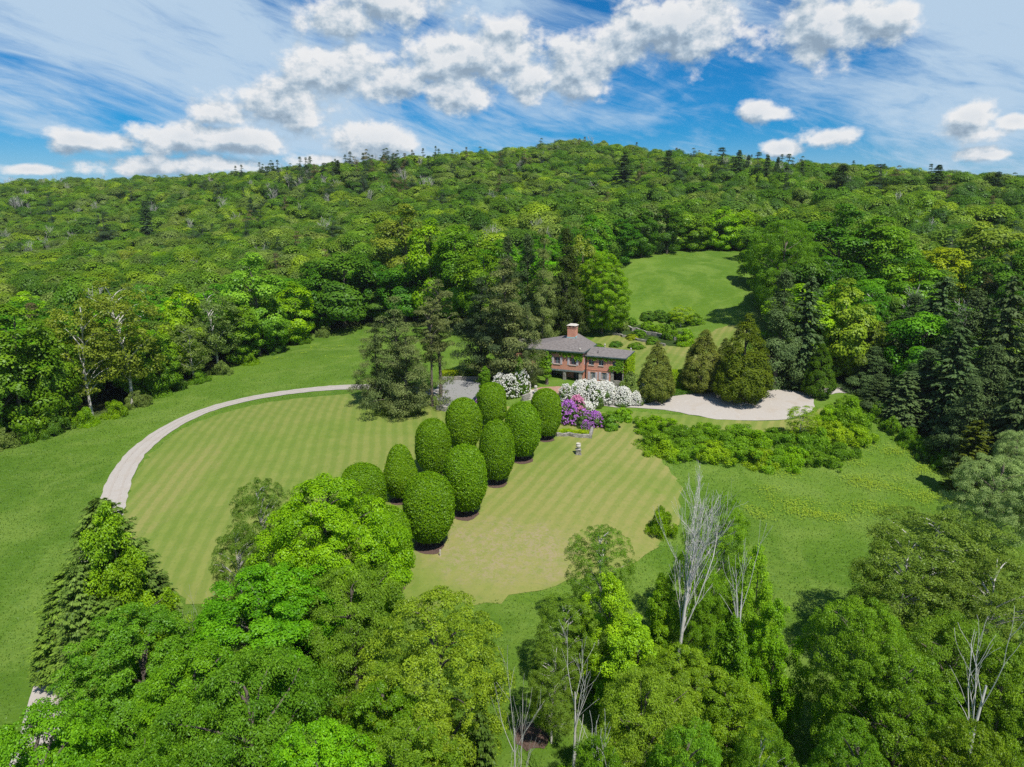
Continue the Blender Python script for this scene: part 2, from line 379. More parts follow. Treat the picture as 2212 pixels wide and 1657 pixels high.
def shell(seed, H, Rr, z0, n, leaf, pear=False):     # clipped tree: dense leaf skin over a closed green body
    rg = np.random.default_rng(seed); e1, e2, e3 = rg.uniform(2.5, 3.5), rg.uniform(.56, .68), rg.uniform(.30, .42); w1, w2 = rg.random(2) * 6
    def P(t, a):
        t = np.asarray(t)
        lo = np.clip(t / e3, 0, 1); hi = np.clip((t - .42) / .58, 0, 1)
        r = (e2 + (1 - e2) * np.sin(lo * np.pi / 2)) * np.power(np.clip(1 - hi ** e1, 0, 1), .5)
        if pear: r = (.62 + .38 * np.sin(lo * np.pi / 2)) * (1 - .50 * np.clip(hi * 1.15, 0, 1) ** 1.0) * np.power(np.clip(1 - hi ** 9, 0, 1), .5)
        r = r * (1 + .022 * np.sin(2 * a + 5 * t + w1) + .016 * np.sin(5 * a - 9 * t + w2))
        return np.stack([Rr * r * np.cos(a), Rr * r * np.sin(a), z0 + t * (H - z0)], -1)
    nt, na = 26, 36; tt = np.linspace(0, 1, nt); aa = np.arange(na) * 2 * np.pi / na
    G = P(tt[:, None] * np.ones((1, na)), aa[None] * np.ones((nt, 1))); c = np.array([0, 0, (z0 + H) / 2]); G = c + (G - c) * .955
    body = (G.reshape(-1, 3), np.array([(i*na+k, i*na+(k+1) % na, (i+1)*na+(k+1) % na, (i+1)*na+k) for i in range(nt-1) for k in range(na)] + [((0*na+k), (0*na+k+1) % na, (na - 1 - k) % na, (na - k) % na) for k in range(1, na//2)]))
    t = rg.random(n * 2); a = rg.random(n * 2) * 6.2832
    pr = P(t, 0 * t)[:, 0] / Rr; k = rg.random(n * 2) < np.clip(pr + .15 + (t > .85) * .5, 0, 1); t, a = t[k], a[k]
    if not pear:                                     # extra leaves over the dome
        t2 = 1 - rg.random(n // 5) ** 1.6 * .16; t = np.concatenate([t, t2]); a = np.concatenate([a, rg.random(n // 5) * 6.2832])
    e = 1e-3; p0 = P(t, a); da = P(t, a + e) - p0; dt = P(np.clip(t + e, 0, 1), a) - P(np.clip(t - e, 0, 1), a)
    Nn = unit(np.cross(da, dt)); bad = ~np.isfinite(Nn).all(-1); Nn[bad] = (0, 0, 1)
    bump = np.sin(a * 9 + t * 31) * np.sin(t * 47 + a * 4) * .03
    stray = np.where(rg.random(len(t)) < .012, rg.random(len(t)) * .35, 0); dip = -.22 * (np.sin(a * 3 + w1 * 2 + t * 5) * np.sin(t * 13 + w2) > .86)
    p0 = p0 + Nn * (rg.normal(size=len(t)) * .065 + bump - .02 + stray + dip * rg.random(len(t)))[:, None]
    N = Nn * .75 + rdir(rg, len(t)) * .55 + np.array([0, 0, .30])
    V, F = leaves(rg, p0, N, leaf * (.7 + .6 * rg.random(len(t))), .62, None, .08)
    if pear: pass
    Vj, Fj = join([body, (V, F)])
    tint = np.concatenate([np.full(len(body[1]), .05), rg.random(len(F))])
    bottom = tube(np.array([[0, 0, -.4], [0, 0, z0 * .6], [0, 0, z0 + .5]]), np.array([.28, .2, .2]), 8)
    return (Vj, Fj, tint), bottom

PROTO = {}
def proto(name, crown_data, wood, H, Rr, leafmat='leaf', barkmat='bark'):
    V, F, ti = crown_data[:3]
    PROTO[name] = dict(H=H, R=Rr, crown=quad_mesh(name + '_crown', V, F, M[leafmat], ti), wood=quad_mesh(name + '_trunk', wood[0], wood[1], M[barkmat], smooth=True))
def leafy(name, seed, H, Rr, bark='bark', nl=10, r0=.3, lean=.04, **kw):
    V, F, ti, C, _ = crown(seed, H, Rr, **kw)
    proto(name, (V, F, ti), limbs(seed, H, Rr, C, kw.get('base', .28), nl, r0, lean), H, Rr, 'leaf', bark)

# distant and middle-distance trees
for i in range(4): leafy('broad%d' % i, 10 + i, 16, 5.2, ncl=60 + 12 * i, cr=1.7 - .15 * i, nleaf=15000, leaf=.42, kind='round', base=.06, lob=.3, scatter=.32, tmix=.35, asp=.75)
leafy('tall0', 21, 19, 4.6, ncl=90, cr=1.3, nleaf=16000, leaf=.38, kind='vase', base=.08, lob=.3, scatter=.35, tmix=.35, asp=.7)
leafy('tall1', 22, 20, 4.8, ncl=80, cr=1.45, nleaf=16000, leaf=.38, kind='round', base=.05, lob=.3, scatter=.35, tmix=.35, asp=.7)
leafy('airy0', 23, 20, 5.0, ncl=150, cr=.95, nleaf=10000, leaf=.34, kind='vase', base=.22, lob=.35, scatter=.8, bark='pale_bark', nl=22, r0=.26)
leafy('airy1', 24, 17, 4.6, ncl=130, cr=.85, nleaf=9000, leaf=.32, kind='round', base=.2, lob=.35, scatter=.8, bark='pale_bark', nl=22, r0=.22)
leafy('pine0', 31, 20, 4.6, ncl=46, cr=1.45, nleaf=11000, leaf=.42, kind='round', base=.15, flat=.6, asp=.3, lob=.4, hollow=.3, nl=16, r0=.3)
leafy('pine1', 32, 22, 4.2, ncl=44, cr=1.4, nleaf=11000, leaf=.42, kind='egg', base=.15, flat=.6, asp=.3, lob=.4, hollow=.3, nl=16, r0=.3)
for i in range(5): leafy('far%d' % i, 120 + i, 15, 6.4, ncl=24 + 8 * i, cr=2.9 - .25 * i, nleaf=16000, leaf=.46, kind='round', base=-.10, lob=.3, flat=.9, scatter=.22, up=.15, inner=.0, nl=3, hollow=.8, asp=.8, tmix=.25)
# near trees with their own fine leaves
leafy('near_maple', 41, 20, 7.5, ncl=620, cr=.85, nleaf=160000, leaf=.185, kind='round', base=.10, lob=.28, nl=30, r0=.4, up=.4, asp=.8, flat=.7, scatter=.7)
leafy('near_maple_b', 42, 20, 6.5, ncl=640, cr=.74, nleaf=150000, leaf=.175, kind='round', base=.08, lob=.3, nl=30, r0=.38, up=.4, asp=.75, flat=.7, scatter=.75)
leafy('near_oak', 43, 21, 6.5, ncl=620, cr=.62, nleaf=110000, leaf=.175, kind='round', base=.12, lob=.25, nl=30, r0=.36, asp=.55, scatter=.9, flat=.8)
leafy('near_cherry', 44, 19, 5.8, ncl=520, cr=.68, nleaf=105000, leaf=.185, kind='vase', base=.14, lob=.3, nl=30, r0=.3, asp=.4, scatter=.9, droop=.5)
leafy('near_airy', 45, 20, 6.0, ncl=520, cr=.66, nleaf=62000, leaf=.19, kind='vase', base=.2, lob=.35, nl=40, r0=.28, bark='pale_bark', asp=.5, scatter=.9)
leafy('near_vine', 46, 16, 4.0, ncl=260, cr=.8, nleaf=75000, leaf=.20, kind='round', base=-.25, lob=.5, nl=8, r0=.25, asp=.75, droop=.9, hollow=.65, scatter=.85)
leafy('near_vine_b', 47, 18, 3.6, ncl=240, cr=.75, nleaf=70000, leaf=.20, kind='column', base=.0, lob=.6, nl=8, r0=.25, asp=.75, droop=.9, hollow=.5, scatter=.85)
# conifers
def conif(name, seed, H, Rr, bark='bark', **kw):
    c, w = conifer(seed, H, Rr, **kw); proto(name, c, w, H, Rr, 'needle', bark)
conif('spruce0', 51, 24, 5.0, layers=44, per=12, sprays=34, pw=.7, size=.8, droop=.42, hang=.7)
conif('spruce1', 52, 22, 4.4, layers=40, per=12, sprays=34, pw=.62, size=.75, droop=.38, hang=.6, rag=.35)
conif('feather0', 53, 20, 4.2, layers=44, per=11, sprays=44, size=.6, droop=.10, hang=.2, rag=.5, pw=.48, needle_asp=.55)
conif('feather1', 54, 22, 5.5, layers=40, per=12, sprays=52, size=.62, droop=.08, hang=.25, rag=.6, pw=.42, needle_asp=.55, gap=.08)
def loose(name, seed, H, Rr, **kw):
    V, F, ti, C, _ = crown(seed, H, Rr, **kw); proto(name, (V, F, ti), limbs(seed, H, Rr, C, .04, 26, .34, .015), H, Rr, 'needle', 'bark')
loose('loose0', 131, 24, 5.6, base=.0, ncl=150, cr=1.1, nleaf=24000, leaf=.34, kind='egg', flat=.42, hollow=.28, lob=.7, asp=.38, droop=.7, scatter=.55, up=.5)
loose('loose1', 132, 22, 5.4, base=.0, ncl=120, cr=1.15, nleaf=20000, leaf=.34, kind='egg', flat=.38, hollow=.25, lob=.8, asp=.38, droop=.7, scatter=.55, up=.5)
loose('loose2', 133, 24, 4.8, base=.02, ncl=180, cr=1.0, nleaf=28000, leaf=.34, kind='cone', flat=.6, hollow=.45, lob=.3, asp=.38, droop=.9, scatter=.5, up=.5)
conif('near_spruce', 55, 20, 5.5, layers=60, per=16, sprays=90, size=.42, droop=.20, hang=.35, rag=.35, pw=.55, needle_asp=.45)
def yewp(name, seed):
    V, F, ti, C, _ = crown(seed, 13, 3.6, base=.02, ncl=260, cr=.62, nleaf=30000, leaf=.30, kind='egg', flat=1.2, hollow=.9, asp=.35, up=.6, scatter=.5, lob=.08, inner=.05)
    b = np.random.default_rng(seed)
    proto(name, (V, F, ti), limbs(seed, 13, 3.6, C, .02, 4, .3), 13, 3.6, 'needle')
yewp('yew0', 61); yewp('yew1', 62)
# shrubs
leafy('shrub0', 71, 2.6, 1.9, base=.0, ncl=50, cr=.5, nleaf=7000, leaf=.20, kind='dome', nl=5, r0=.06, hollow=.75)
leafy('shrub1', 72, 2.4, 1.8, base=.0, ncl=60, cr=.42, nleaf=7000, leaf=.18, kind='dome', nl=5, r0=.05, hollow=.7, scatter=.8)
leafy('mound0', 73, 2.8, 2.6, base=.0, ncl=44, cr=.62, nleaf=13000, leaf=.18, kind='dome', nl=4, r0=.05, hollow=.45, droop=.9, lob=.6, scatter=1.0)
leafy('mound1', 74, 3.2, 2.6, base=.0, ncl=90, cr=.42, nleaf=13000, leaf=.17, kind='dome', nl=4, r0=.05, hollow=.4, droop=1.2, lob=.7, scatter=1.0)
leafy('mound2', 75, 3.0, 2.6, base=.0, ncl=30, cr=.85, nleaf=15000, leaf=.17, kind='cone', nl=4, r0=.05, hollow=.4, droop=.9, lob=.7, scatter=.9)
for i in range(6):
    c, w = shell(80 + i, 8.0, 2.7, .9, 26000, .19); proto('topiary%d' % i, c, w, 8.0, 2.7)
c, w = shell(94, 8.0, 2.7, .9, 24000, .19, True); proto('topiary_pear', c, w, 8.0, 2.7)
for i, (hh_, n0, sp, r0, sd_) in enumerate([(14, 4, .55, .20, 3), (16, 4, .45, .20, 5), (12, 6, .65, .20, 9)]):
    m, t = bare(90 + sd_, hh_, n0, sp, r0, 2, 5)
    PROTO['dead%d' % i] = dict(H=hh_, R=float(np.percentile(np.hypot(t[0][:, 0], t[0][:, 1]), 95)), wood=quad_mesh('dead_trunk', m[0], m[1], M['pale_bark'], smooth=True), crown=quad_mesh('dead_limbs', t[0], t[1], M['pale_bark']))
for i in range(2):
    m, t = bare(111 + i, 15, 5, .5, .18, 2, 6, True, 4, .036)
    PROTO['bare%d' % i] = dict(H=15, R=float(np.percentile(np.hypot(t[0][:, 0], t[0][:, 1]), 95)), wood=quad_mesh('bare_trunk', m[0], m[1], M['pale_bark'], smooth=True), crown=quad_mesh('bare_limbs', t[0], t[1], M['pale_bark']))
m, t = bare(101, 17, 9, .38, .22, 3, 5, True, 5, .01)
PROTO['fan'] = dict(H=17, R=float(np.percentile(np.hypot(t[0][:, 0], t[0][:, 1]), 95)), wood=quad_mesh('fan_trunk', m[0], m[1], M['dead_bark'], smooth=True), crown=quad_mesh('fan_limbs', t[0], t[1], M['dead_bark']))
m, t = bare(105, 15, 2, .38, .19, 2, 4, True)
PROTO['snag'] = dict(H=15, R=float(np.percentile(np.hypot(t[0][:, 0], t[0][:, 1]), 95)), wood=quad_mesh('snag_trunk', m[0], m[1], M['dead_bark'], smooth=True), crown=quad_mesh('snag_limbs', t[0], t[1], M['dead_bark']))

rnd = random.Random(5)
C_ = dict(bright=(.20,.37,.004), maple=(.17,.34,.006), mid=(.14,.28,.010), dark=(.085,.19,.012), olive=(.20,.27,.022), yellow=(.31,.40,.008), lime=(.25,.39,.006),
          grey=(.17,.245,.045), pale=(.27,.36,.11), spruce=(.088,.138,.045), spruce2=(.108,.17,.055), blue=(.13,.20,.13), yew=(.15,.185,.028), feather=(.15,.165,.045),
          top=(.145,.285,.004), ivy=(.165,.32,.010), pinec=(.065,.115,.042), brown=(.17,.155,.06), rhod=(.11,.18,.03), hem=(.145,.18,.055), hem2=(.07,.11,.042))
PLACED = []
def plant(name, pr, x, y, top_z=None, H=None, Rw=None, color='mid', label=None, cat='tree', group=None, rz=None, z=None, leafname='crown', woodname='trunk', jit=.12):
    p = PROTO[pr]; z = h(x, y) if z is None else z
    if top_z is not None: H = top_z - z
    o = empty(name, (x, y, z), rnd.random() * 6.283 if rz is None else rz)
    o.scale = ((Rw / p['R']),) * 2 + (H / p['H'],)
    c = link(leafname, p['crown'], o)
    col = C_[color] if isinstance(color, str) else (color[0] * 1.28 + .006, color[1] * 1.42, color[2] * .36)
    k = 1 + jit * (rnd.random() * 2 - 1); k2 = 1 + jit * .6 * (rnd.random() * 2 - 1)
    c.color = (col[0] * k * k2, col[1] * k, col[2] * k, 1)
    link(woodname, p['wood'], o)
    tag(o, label, cat, group); PLACED.append((x, y, Rw))
    return o
def plant_px(name, pr, px, top, wpx, color, label, base=None, depth=None, **kw):
    """px: middle of the crown, top and base heights in the photo, or depth in metres when the foot is hidden"""
    if base is not None: g = at(px, base); x, y = g[0], g[1]
    else: d = ray(px, top); x, y = d[0] / d[1] * depth, depth
    d = ray(px, top); tz = CAMZ + d[2] / d[1] * y
    zd = zdepth(x, y, (tz + h(x, y)) / 2)
    return plant(name, pr, x, y, top_z=tz, Rw=wpx / 2 * zd / FOC, color=color, label=label, **kw)
# ------------------------------------------------------------------ the ground and what is laid on it
def G(pts): return np.array([at(*p)[:2] for p in pts])
def grid_lines():
    xs = np.concatenate([-np.geomspace(8000, 330, 22), np.arange(-300, -160, 10), np.arange(-160, 161, 2), np.arange(170, 331, 10), np.geomspace(360, 8000, 22)])
    ys = np.concatenate([-np.geomspace(4000, 90, 14), np.arange(-70, 20, 10), np.arange(20, 280, 2), np.arange(280, 760, 10), np.geomspace(790, 12000, 22)])
    return xs, ys
XS, YS = grid_lines()
def ground_col(T):
    g = T.add('ShaderNodeNewGeometry').outputs['Position']
    big = T.noise(g, .022, 4, .55); mid = T.noise(g, .12, 5, .6, .4); fine = T.noise(g, 1.6, 6, .7)
    st = T.noise(T.vec('MULTIPLY', g, (.55, 2.4, 1)), .9, 5, .7)
    vf = T.noise(T.vec('MULTIPLY', g, (2.2, 5.0, 1)), 2.2, 3, .7)
    c = T.mix(T.rng(big, .35, .65), (.078, .156, .013), (.114, .202, .019))
    c = T.mix(T.rng(mid, .40, .68, 0, .75), c, (.165, .245, .04))
    c = T.mix(T.rng(fine, .45, .75, 0, .55), c, (.050, .115, .020))
    c = T.mix(T.rng(st, .52, .72, 0, .55), c, (.17, .28, .05))
    c = T.mix(T.rng(vf, .55, .72, 0, .45), c, (.055, .125, .018))
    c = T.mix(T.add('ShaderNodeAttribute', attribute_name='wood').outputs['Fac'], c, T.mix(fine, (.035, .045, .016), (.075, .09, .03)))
    return g, c, T.math('ADD', fine, T.math('MULTIPLY', vf, .6))
def meadow_fn(T):
    g, c, f = ground_col(T)
    return surf(T, c, .95, f, .9, .18, .1)
def lawn_fn(T):
    g = T.add('ShaderNodeNewGeometry').outputs['Position']
    X, Y, Z = T.add('ShaderNodeSeparateXYZ', {0: g}).outputs
    def stripes(ang, per):
        wob = T.noise(g, .03, 2)
        v = T.math('ADD', T.math('MULTIPLY', X, math.cos(ang)), T.math('MULTIPLY', Y, math.sin(ang)))
        v = T.math('MULTIPLY_ADD', wob, 2.5, v); v = T.math('MULTIPLY_ADD', T.noise(g, .8, 3), .6, v)
        return T.rng(T.math('SINE', T.math('MULTIPLY', v, 2 * math.pi / per)), -.75, .75)
    n1 = T.noise(g, .05, 4, .6, .3); n2 = T.noise(g, .35, 5, .65, .4); n3 = T.noise(g, 2.6, 5, .7); n4 = T.noise(g, .9, 4, .7)
    left = T.rng(X, -14, -8, 1, 0)
    sA = stripes(R(8), 1.9); sB = stripes(R(-26), 1.9); sC = stripes(R(52), 2.0)
    s = T.math('ADD', T.math('MULTIPLY', sA, left), T.math('MULTIPLY', T.math('MULTIPLY', sB, T.rng(Y, 72, 100, .3, 1.0)), T.math('SUBTRACT', 1.0, left)))
    s = T.math('MULTIPLY_ADD', sC, T.rng(Y, 105, 135, 0, .40), s)
    c = T.mix(T.rng(n2, .3, .7), (.140, .198, .032), (.180, .232, .044))
    c = T.mix(T.math('MULTIPLY', T.math('MULTIPLY', s, T.rng(n2, .2, .7, .5, 1.0)), .34), c, (.068, .145, .014))
    # straw-coloured dry ground
    dry = T.math('MULTIPLY', T.rng(n1, .38, .60, .12, .85), T.rng(left, 0, 1, 1.0, .5))
    def spot(x0, y0, rx, ry):
        a = T.math('POWER', T.math('DIVIDE', T.math('SUBTRACT', X, x0), rx), 2.0); b = T.math('POWER', T.math('DIVIDE', T.math('SUBTRACT', Y, y0), ry), 2.0)
        return T.rng(T.math('ADD', T.math('ADD', a, b), T.math('MULTIPLY', T.math('SUBTRACT', n2, .5), 2.6)), 0.0, 1.25, 1, 0)
    pr = at(1230, 1120); pl = at(300, 1080); pc = at(1090, 1190); pt = at(840, 850)
    dry = T.math('MAXIMUM', dry, T.math('MULTIPLY', spot(pr[0], pr[1], 24, 20), .85))
    dry = T.math('MAXIMUM', dry, T.math('MULTIPLY', spot(pl[0] + 3, pl[1] + 2, 5, 26), .75))
    dry = T.math('MULTIPLY', dry, T.rng(n4, .25, .6, .55, 1.0)); dry = T.math('MULTIPLY', dry, T.rng(s, 0, 1, 1.0, .55))
    c = T.mix(dry, c, T.mix(n3, (.235, .225, .066), (.30, .265, .098)))
    bare_ = T.math('MULTIPLY', T.math('MULTIPLY', spot(pc[0], pc[1], 11, 8), T.rng(n3, .40, .56)), T.rng(T.noise(g, .8, 6, .8), .35, .60))
    c = T.mix(T.math('MULTIPLY', bare_, .8), c, (.33, .25, .165))
    c = T.mix(T.rng(n3, .5, .75, 0, .45), c, (.070, .13, .02)); c = T.mix(T.rng(T.noise(g, .55, 6, .75, 1.0), .55, .72, 0, .5), c, (.10, .19, .022))
    return surf(T, c, .95, n3, .5, .05, .1)
def gravel_fn(T):
    g = T.add('ShaderNodeNewGeometry').outputs['Position']
    n = T.noise(g, 9.0, 4, .7); b = T.noise(g, .35, 4, .6, .5); s = T.noise(T.vec('MULTIPLY', g, (1, 1, 1)), 1.4, 3, .6)
    c = T.mix(n, (.31, .275, .24), (.49, .45, .405))
    c = T.mix(T.rng(b, .5, .72, 0, .5), c, (.36, .30, .235))
    return surf(T, T.mix(T.rng(s, .55, .8, 0, .35), c, (.62, .57, .52)), .95, n, .6, .04, .1)
def soil_fn(T):
    g = T.add('ShaderNodeNewGeometry').outputs['Position']; n = T.noise(g, 5.0, 5, .7)
    return surf(T, T.mix(n, (.055, .034, .026), (.15, .10, .08)), .95, n, .8, .06, .1)
def floor_fn(T):
    g = T.add('ShaderNodeNewGeometry').outputs['Position']; n = T.noise(g, 1.2, 5, .7)
    return surf(T, T.mix(n, (.018, .035, .008), (.05, .085, .018)), .95, n, .8, .1, .1)
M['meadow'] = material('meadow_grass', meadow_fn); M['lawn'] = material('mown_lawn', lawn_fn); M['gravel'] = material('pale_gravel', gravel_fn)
M['shaded_gravel'] = material('shaded_gravel', lambda T: surf(T, T.mix(T.noise(T.add('ShaderNodeNewGeometry').outputs['Position'], 7.0, 5, .7), (.17, .17, .17), (.34, .33, .31)), .95))  # gravel darkened to grey: the court's tree shade is put into the colour
M['soil'] = material('bare_soil', soil_fn); M['floor'] = material('wood_floor', floor_fn)

# open land: nothing of the wood grows inside this outline
open_poly = G([(0,965),(60,948),(120,930),(190,912),(250,890),(330,852),(400,830),(480,800),(570,765),(650,735),(720,716),(800,704),(880,703),(960,715),(1010,745),(1120,760),(1200,735),(1250,715),(1330,690),(1345,610),(1335,562),(1400,550),(1500,540),(1600,538),(1622,545),(1628,600),(1615,660),(1640,740),(1660,800),(1740,828),(1800,832),(1850,850),(1890,890),(1960,940),(2035,990),(2060,1040)])
open_poly = np.concatenate([open_poly, [[70, 60], [60, 20], [-90, 20], [-130, 60]]])
def inside(x, y, poly):
    x = np.asarray(x); y = np.asarray(y); c = np.zeros(x.shape, bool); j = len(poly) - 1
    for i in range(len(poly)):
        xi, yi = poly[i]; xj, yj = poly[j]
        c ^= ((yi > y) != (yj > y)) & (x < (xj - xi) * (y - yi) / (yj - yi + 1e-12) + xi); j = i
    return c
def edge_dist(x, y, poly):
    out = np.full(np.shape(x), 1e9)
    for a, b in zip(poly, np.roll(poly, -1, 0)):
        d = b - a; t = np.clip(((x - a[0]) * d[0] + (y - a[1]) * d[1]) / (d @ d + 1e-9), 0, 1)
        out = np.minimum(out, np.hypot(x - a[0] - t * d[0], y - a[1] - t * d[1]))
    return out

GX, GY = np.meshgrid(XS, YS); GZ = hh(GX, GY)
nx, ny = len(XS), len(YS)
ii = (np.arange(ny - 1)[:, None] * nx + np.arange(nx - 1)[None]).ravel()
me = quad_mesh('ground', np.stack([GX, GY, GZ], -1).reshape(-1, 3), np.stack([ii, ii + 1, ii + nx + 1, ii + nx], 1), M['meadow'], smooth=True)
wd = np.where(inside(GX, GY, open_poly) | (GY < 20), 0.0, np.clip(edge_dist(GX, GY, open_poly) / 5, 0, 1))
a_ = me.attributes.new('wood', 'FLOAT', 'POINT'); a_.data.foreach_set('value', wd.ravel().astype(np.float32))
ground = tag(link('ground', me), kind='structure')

import bmesh
def smooth_loop(P, it=2):
    P = np.asarray(P, float)
    for _ in range(it):
        Q = np.roll(P, -1, 0); P = np.stack([P * .75 + Q * .25, P * .25 + Q * .75], 1).reshape(-1, P.shape[1])
    return P
def smooth_line(P, it=3):
    P = np.asarray(P, float)
    for _ in range(it):
        A, B = P[:-1], P[1:]; P = np.concatenate([P[:1], np.stack([A * .75 + B * .25, A * .25 + B * .75], 1).reshape(-1, P.shape[1])[1:-1], P[-1:]])
    return P
def drape(name, loops, lift, mat, rag=0.0, seed=1, step=2):
    """a sheet lying on the ground inside the outline, cut along the ground's own grid"""
    P = np.asarray(loops, float)[:, :2]
    if rag:
        Q = []
        for a, b in zip(P, np.roll(P, -1, 0)):
            n = max(1, int(np.hypot(*(b - a)) / 1.0)); Q += [a + (b - a) * k / n for k in range(n)]
        rg = np.random.default_rng(seed); P = np.array(Q) + rg.normal(size=(len(Q), 2)) * rag
    bm = bmesh.new(); vs = [bm.verts.new((x, y, 0)) for x, y in P]; bm.faces.new(vs)
    bmesh.ops.triangulate(bm, faces=bm.faces[:])
    lo, hi = P.min(0), P.max(0)
    for ax, lines in ((0, XS), (1, YS)):
        for v in lines:
            if lo[ax] < v < hi[ax]:
                co = [0, 0, 0]; no = [0, 0, 0]; co[ax] = v; no[ax] = 1
                bmesh.ops.bisect_plane(bm, geom=bm.verts[:] + bm.edges[:] + bm.faces[:], plane_co=co, plane_no=no, dist=1e-5)
    bmesh.ops.recalc_face_normals(bm, faces=bm.faces[:])
    X = np.array([v.co[:2] for v in bm.verts]); Z = surf_z(X[:, 0], X[:, 1])
    for v, z in zip(bm.verts, Z): v.co.z = z + lift
    for f in bm.faces:
        if f.normal.z < 0: f.normal_flip()
        f.smooth = True
    me = bpy.data.meshes.new(name); bm.to_mesh(me); bm.free(); me.materials.append(mat)
    return link(name, me)
def surf_z(x, y):                                    # height of the built ground sheet itself (bilinear between its grid points)
    i = np.clip(np.searchsorted(XS, x) - 1, 0, nx - 2); j = np.clip(np.searchsorted(YS, y) - 1, 0, ny - 2)
    u = (x - XS[i]) / (XS[i+1] - XS[i]); v = (y - YS[j]) / (YS[j+1] - YS[j])
    return GZ[j, i] * (1-u) * (1-v) + GZ[j, i+1] * u * (1-v) + GZ[j+1, i] * (1-u) * v + GZ[j+1, i+1] * u * v

drive_c = smooth_line(G([(66,1660),(104,1530),(132,1420),(165,1290),(208,1180),(240,1105),(252,1050),(282,990),(345,935),(430,890),(530,862),(640,845),(740,836),(820,836),(880,842),(960,850)]), 3)
def ribbon(c, w0, w1):
    d = unit(np.gradient(c, axis=0)); n = np.stack([-d[:, 1], d[:, 0]], 1); w = np.linspace(w0, w1, len(c))[:, None] / 2
    return np.concatenate([c + n * w, (c - n * w)[::-1]])
lawn_pts = [(262,1110),(285,1030),(330,975),(400,920),(500,885),(620,862),(760,850),(850,858),(930,865),(1000,870),(1130,880),(1215,885),(1300,893),(1385,887),(1420,900),(1385,925),(1392,965),(1440,1005),(1470,1050),(1476,1100),(1455,1150),(1390,1205),(1300,1240),(1180,1270),(1060,1300),(990,1312),(880,1320),(700,1350),(500,1330),(380,1290),(290,1240),(235,1190)]
tag(drape('lawn', smooth_loop(G(lawn_pts), 2), .035, M['lawn'], .28, 2), kind='structure')
tag(drape('verge', smooth_loop(G([(1385,890),(1500,900),(1640,912),(1740,905),(1775,880),(1800,875),(1815,895),(1770,925),(1640,935),(1500,925),(1400,918)]), 2), .035, M['lawn'], .15, 3), kind='structure')
tag(drape('garden_lawn', smooth_loop(G([(1240,750),(1300,722),(1345,705),(1500,745),(1560,700),(1640,705),(1600,760),(1500,830),(1400,830),(1300,790)]), 1), .035, M['lawn'], .1, 4), kind='structure')
tag(drape('driveway', ribbon(drive_c, 3.7, 3.6), .075, M['gravel'], .10, 5), kind='structure')
def track(c, off, w): 
    d = unit(np.gradient(c, axis=0)); n = np.stack([-d[:, 1], d[:, 0]], 1); return ribbon(c + n * off, w, w)
M['rut'] = material('worn_gravel', lambda T: surf(T, T.mix(T.noise(T.add('ShaderNodeNewGeometry').outputs['Position'], 5.0, 4, .7), (.29, .25, .21), (.47, .42, .37)), .95))
for off in (-.75, .75): tag(drape('wheel_rut', track(drive_c, off, .34), .090, M['rut'], .05, 41), kind='structure')
tag(drape('parking_court', smooth_loop(G([(950,822),(1035,822),(1045,850),(1040,885),(1000,890),(950,880),(940,850)]), 1), .075, M['shaded_gravel'], .05, 6), kind='structure')
court = smooth_loop(G([(1300,872),(1400,874),(1420,862),(1480,852),(1560,846),(1680,842),(1750,848),(1762,876),(1745,898),(1690,908),(1600,910),(1520,903),(1440,886),(1380,881),(1300,878)]), 2)
tag(drape('gravel_court', court, .075, M['gravel'], .12, 7), kind='structure')
tag(drape('side_track', smooth_loop(G([(1740,845),(1800,838),(1860,838),(1860,848),(1800,850),(1745,862)]), 1), .080, M['gravel'], .1, 8), kind='structure')
tag(drape('garden_bed', smooth_loop(G([(1330,712),(1400,700),(1480,715),(1500,745),(1470,752),(1380,735),(1330,722)]), 1), .07, M['floor'], .1, 9), kind='structure')
pr_ = at(1150, 1590); tag(drape('bare_patch', smooth_loop(np.array([[pr_[0] + 1.6*math.cos(a), pr_[1] + 1.5*math.sin(a)] for a in np.arange(0, 6.2, .7)]), 1), .05, M['soil'], .15, 10), kind='structure')

# ------------------------------------------------------------------ clipped hornbeams in two rows
mulch = []
for i, (cx, l, r, top, bot, where) in enumerate([
    (1063,1032,1094,826,917,'farthest in the left row, before the rhododendrons'),
    (1003,966,1041,859,971,'second from the house in the left row'),
    (1178,1146,1210,839,940,'nearest the purple azaleas, top of the right row'),
    (1128,1090,1166,868,985,'second from the house in the right row'),
    (937,901,974,904,1017,'middle of the left row, oval and dense'),
    (1073,1036,1111,907,1036,'middle of the right row'),
    (867,831,904,959,1073,'pear shaped with a narrow loose top'),
    (1006,960,1052,960,1102,'fourth from the house in the right row'),
    (788,741,835,1001,1120,'round topped, half behind the bright maple'),
    (929,876,982,1020,1170,'largest and nearest on open lawn'),
    (846,800,893,1092,1262,'nearest of all, mostly hidden by the bright maple')]):
    g = at(cx, bot + 6)
    pr = 'topiary_pear' if i == 6 else 'topiary%d' % (i % 6)
    d = ray(cx, top); tz = CAMZ + d[2] / d[1] * (g[1] + .6); zd = zdepth(g[0], g[1], (tz + g[2]) / 2)
    plant('clipped_tree', pr, g[0], g[1] , top_z=tz, Rw=(r - l) / 2 * zd / FOC, color='top', jit=.06,
          label='clipped topiary tree, ' + where, cat='topiary', group='clipped topiary trees on the lawn')
    a = np.arange(0, 6.28, .45); rr = (r - l) / 2 * zd / FOC * .62
    tag(drape('mulch_ring', np.stack([g[0] + rr * np.cos(a), g[1] - .35 + rr * np.sin(a)], 1), .06, M['soil'], .08, 20 + i), kind='structure')

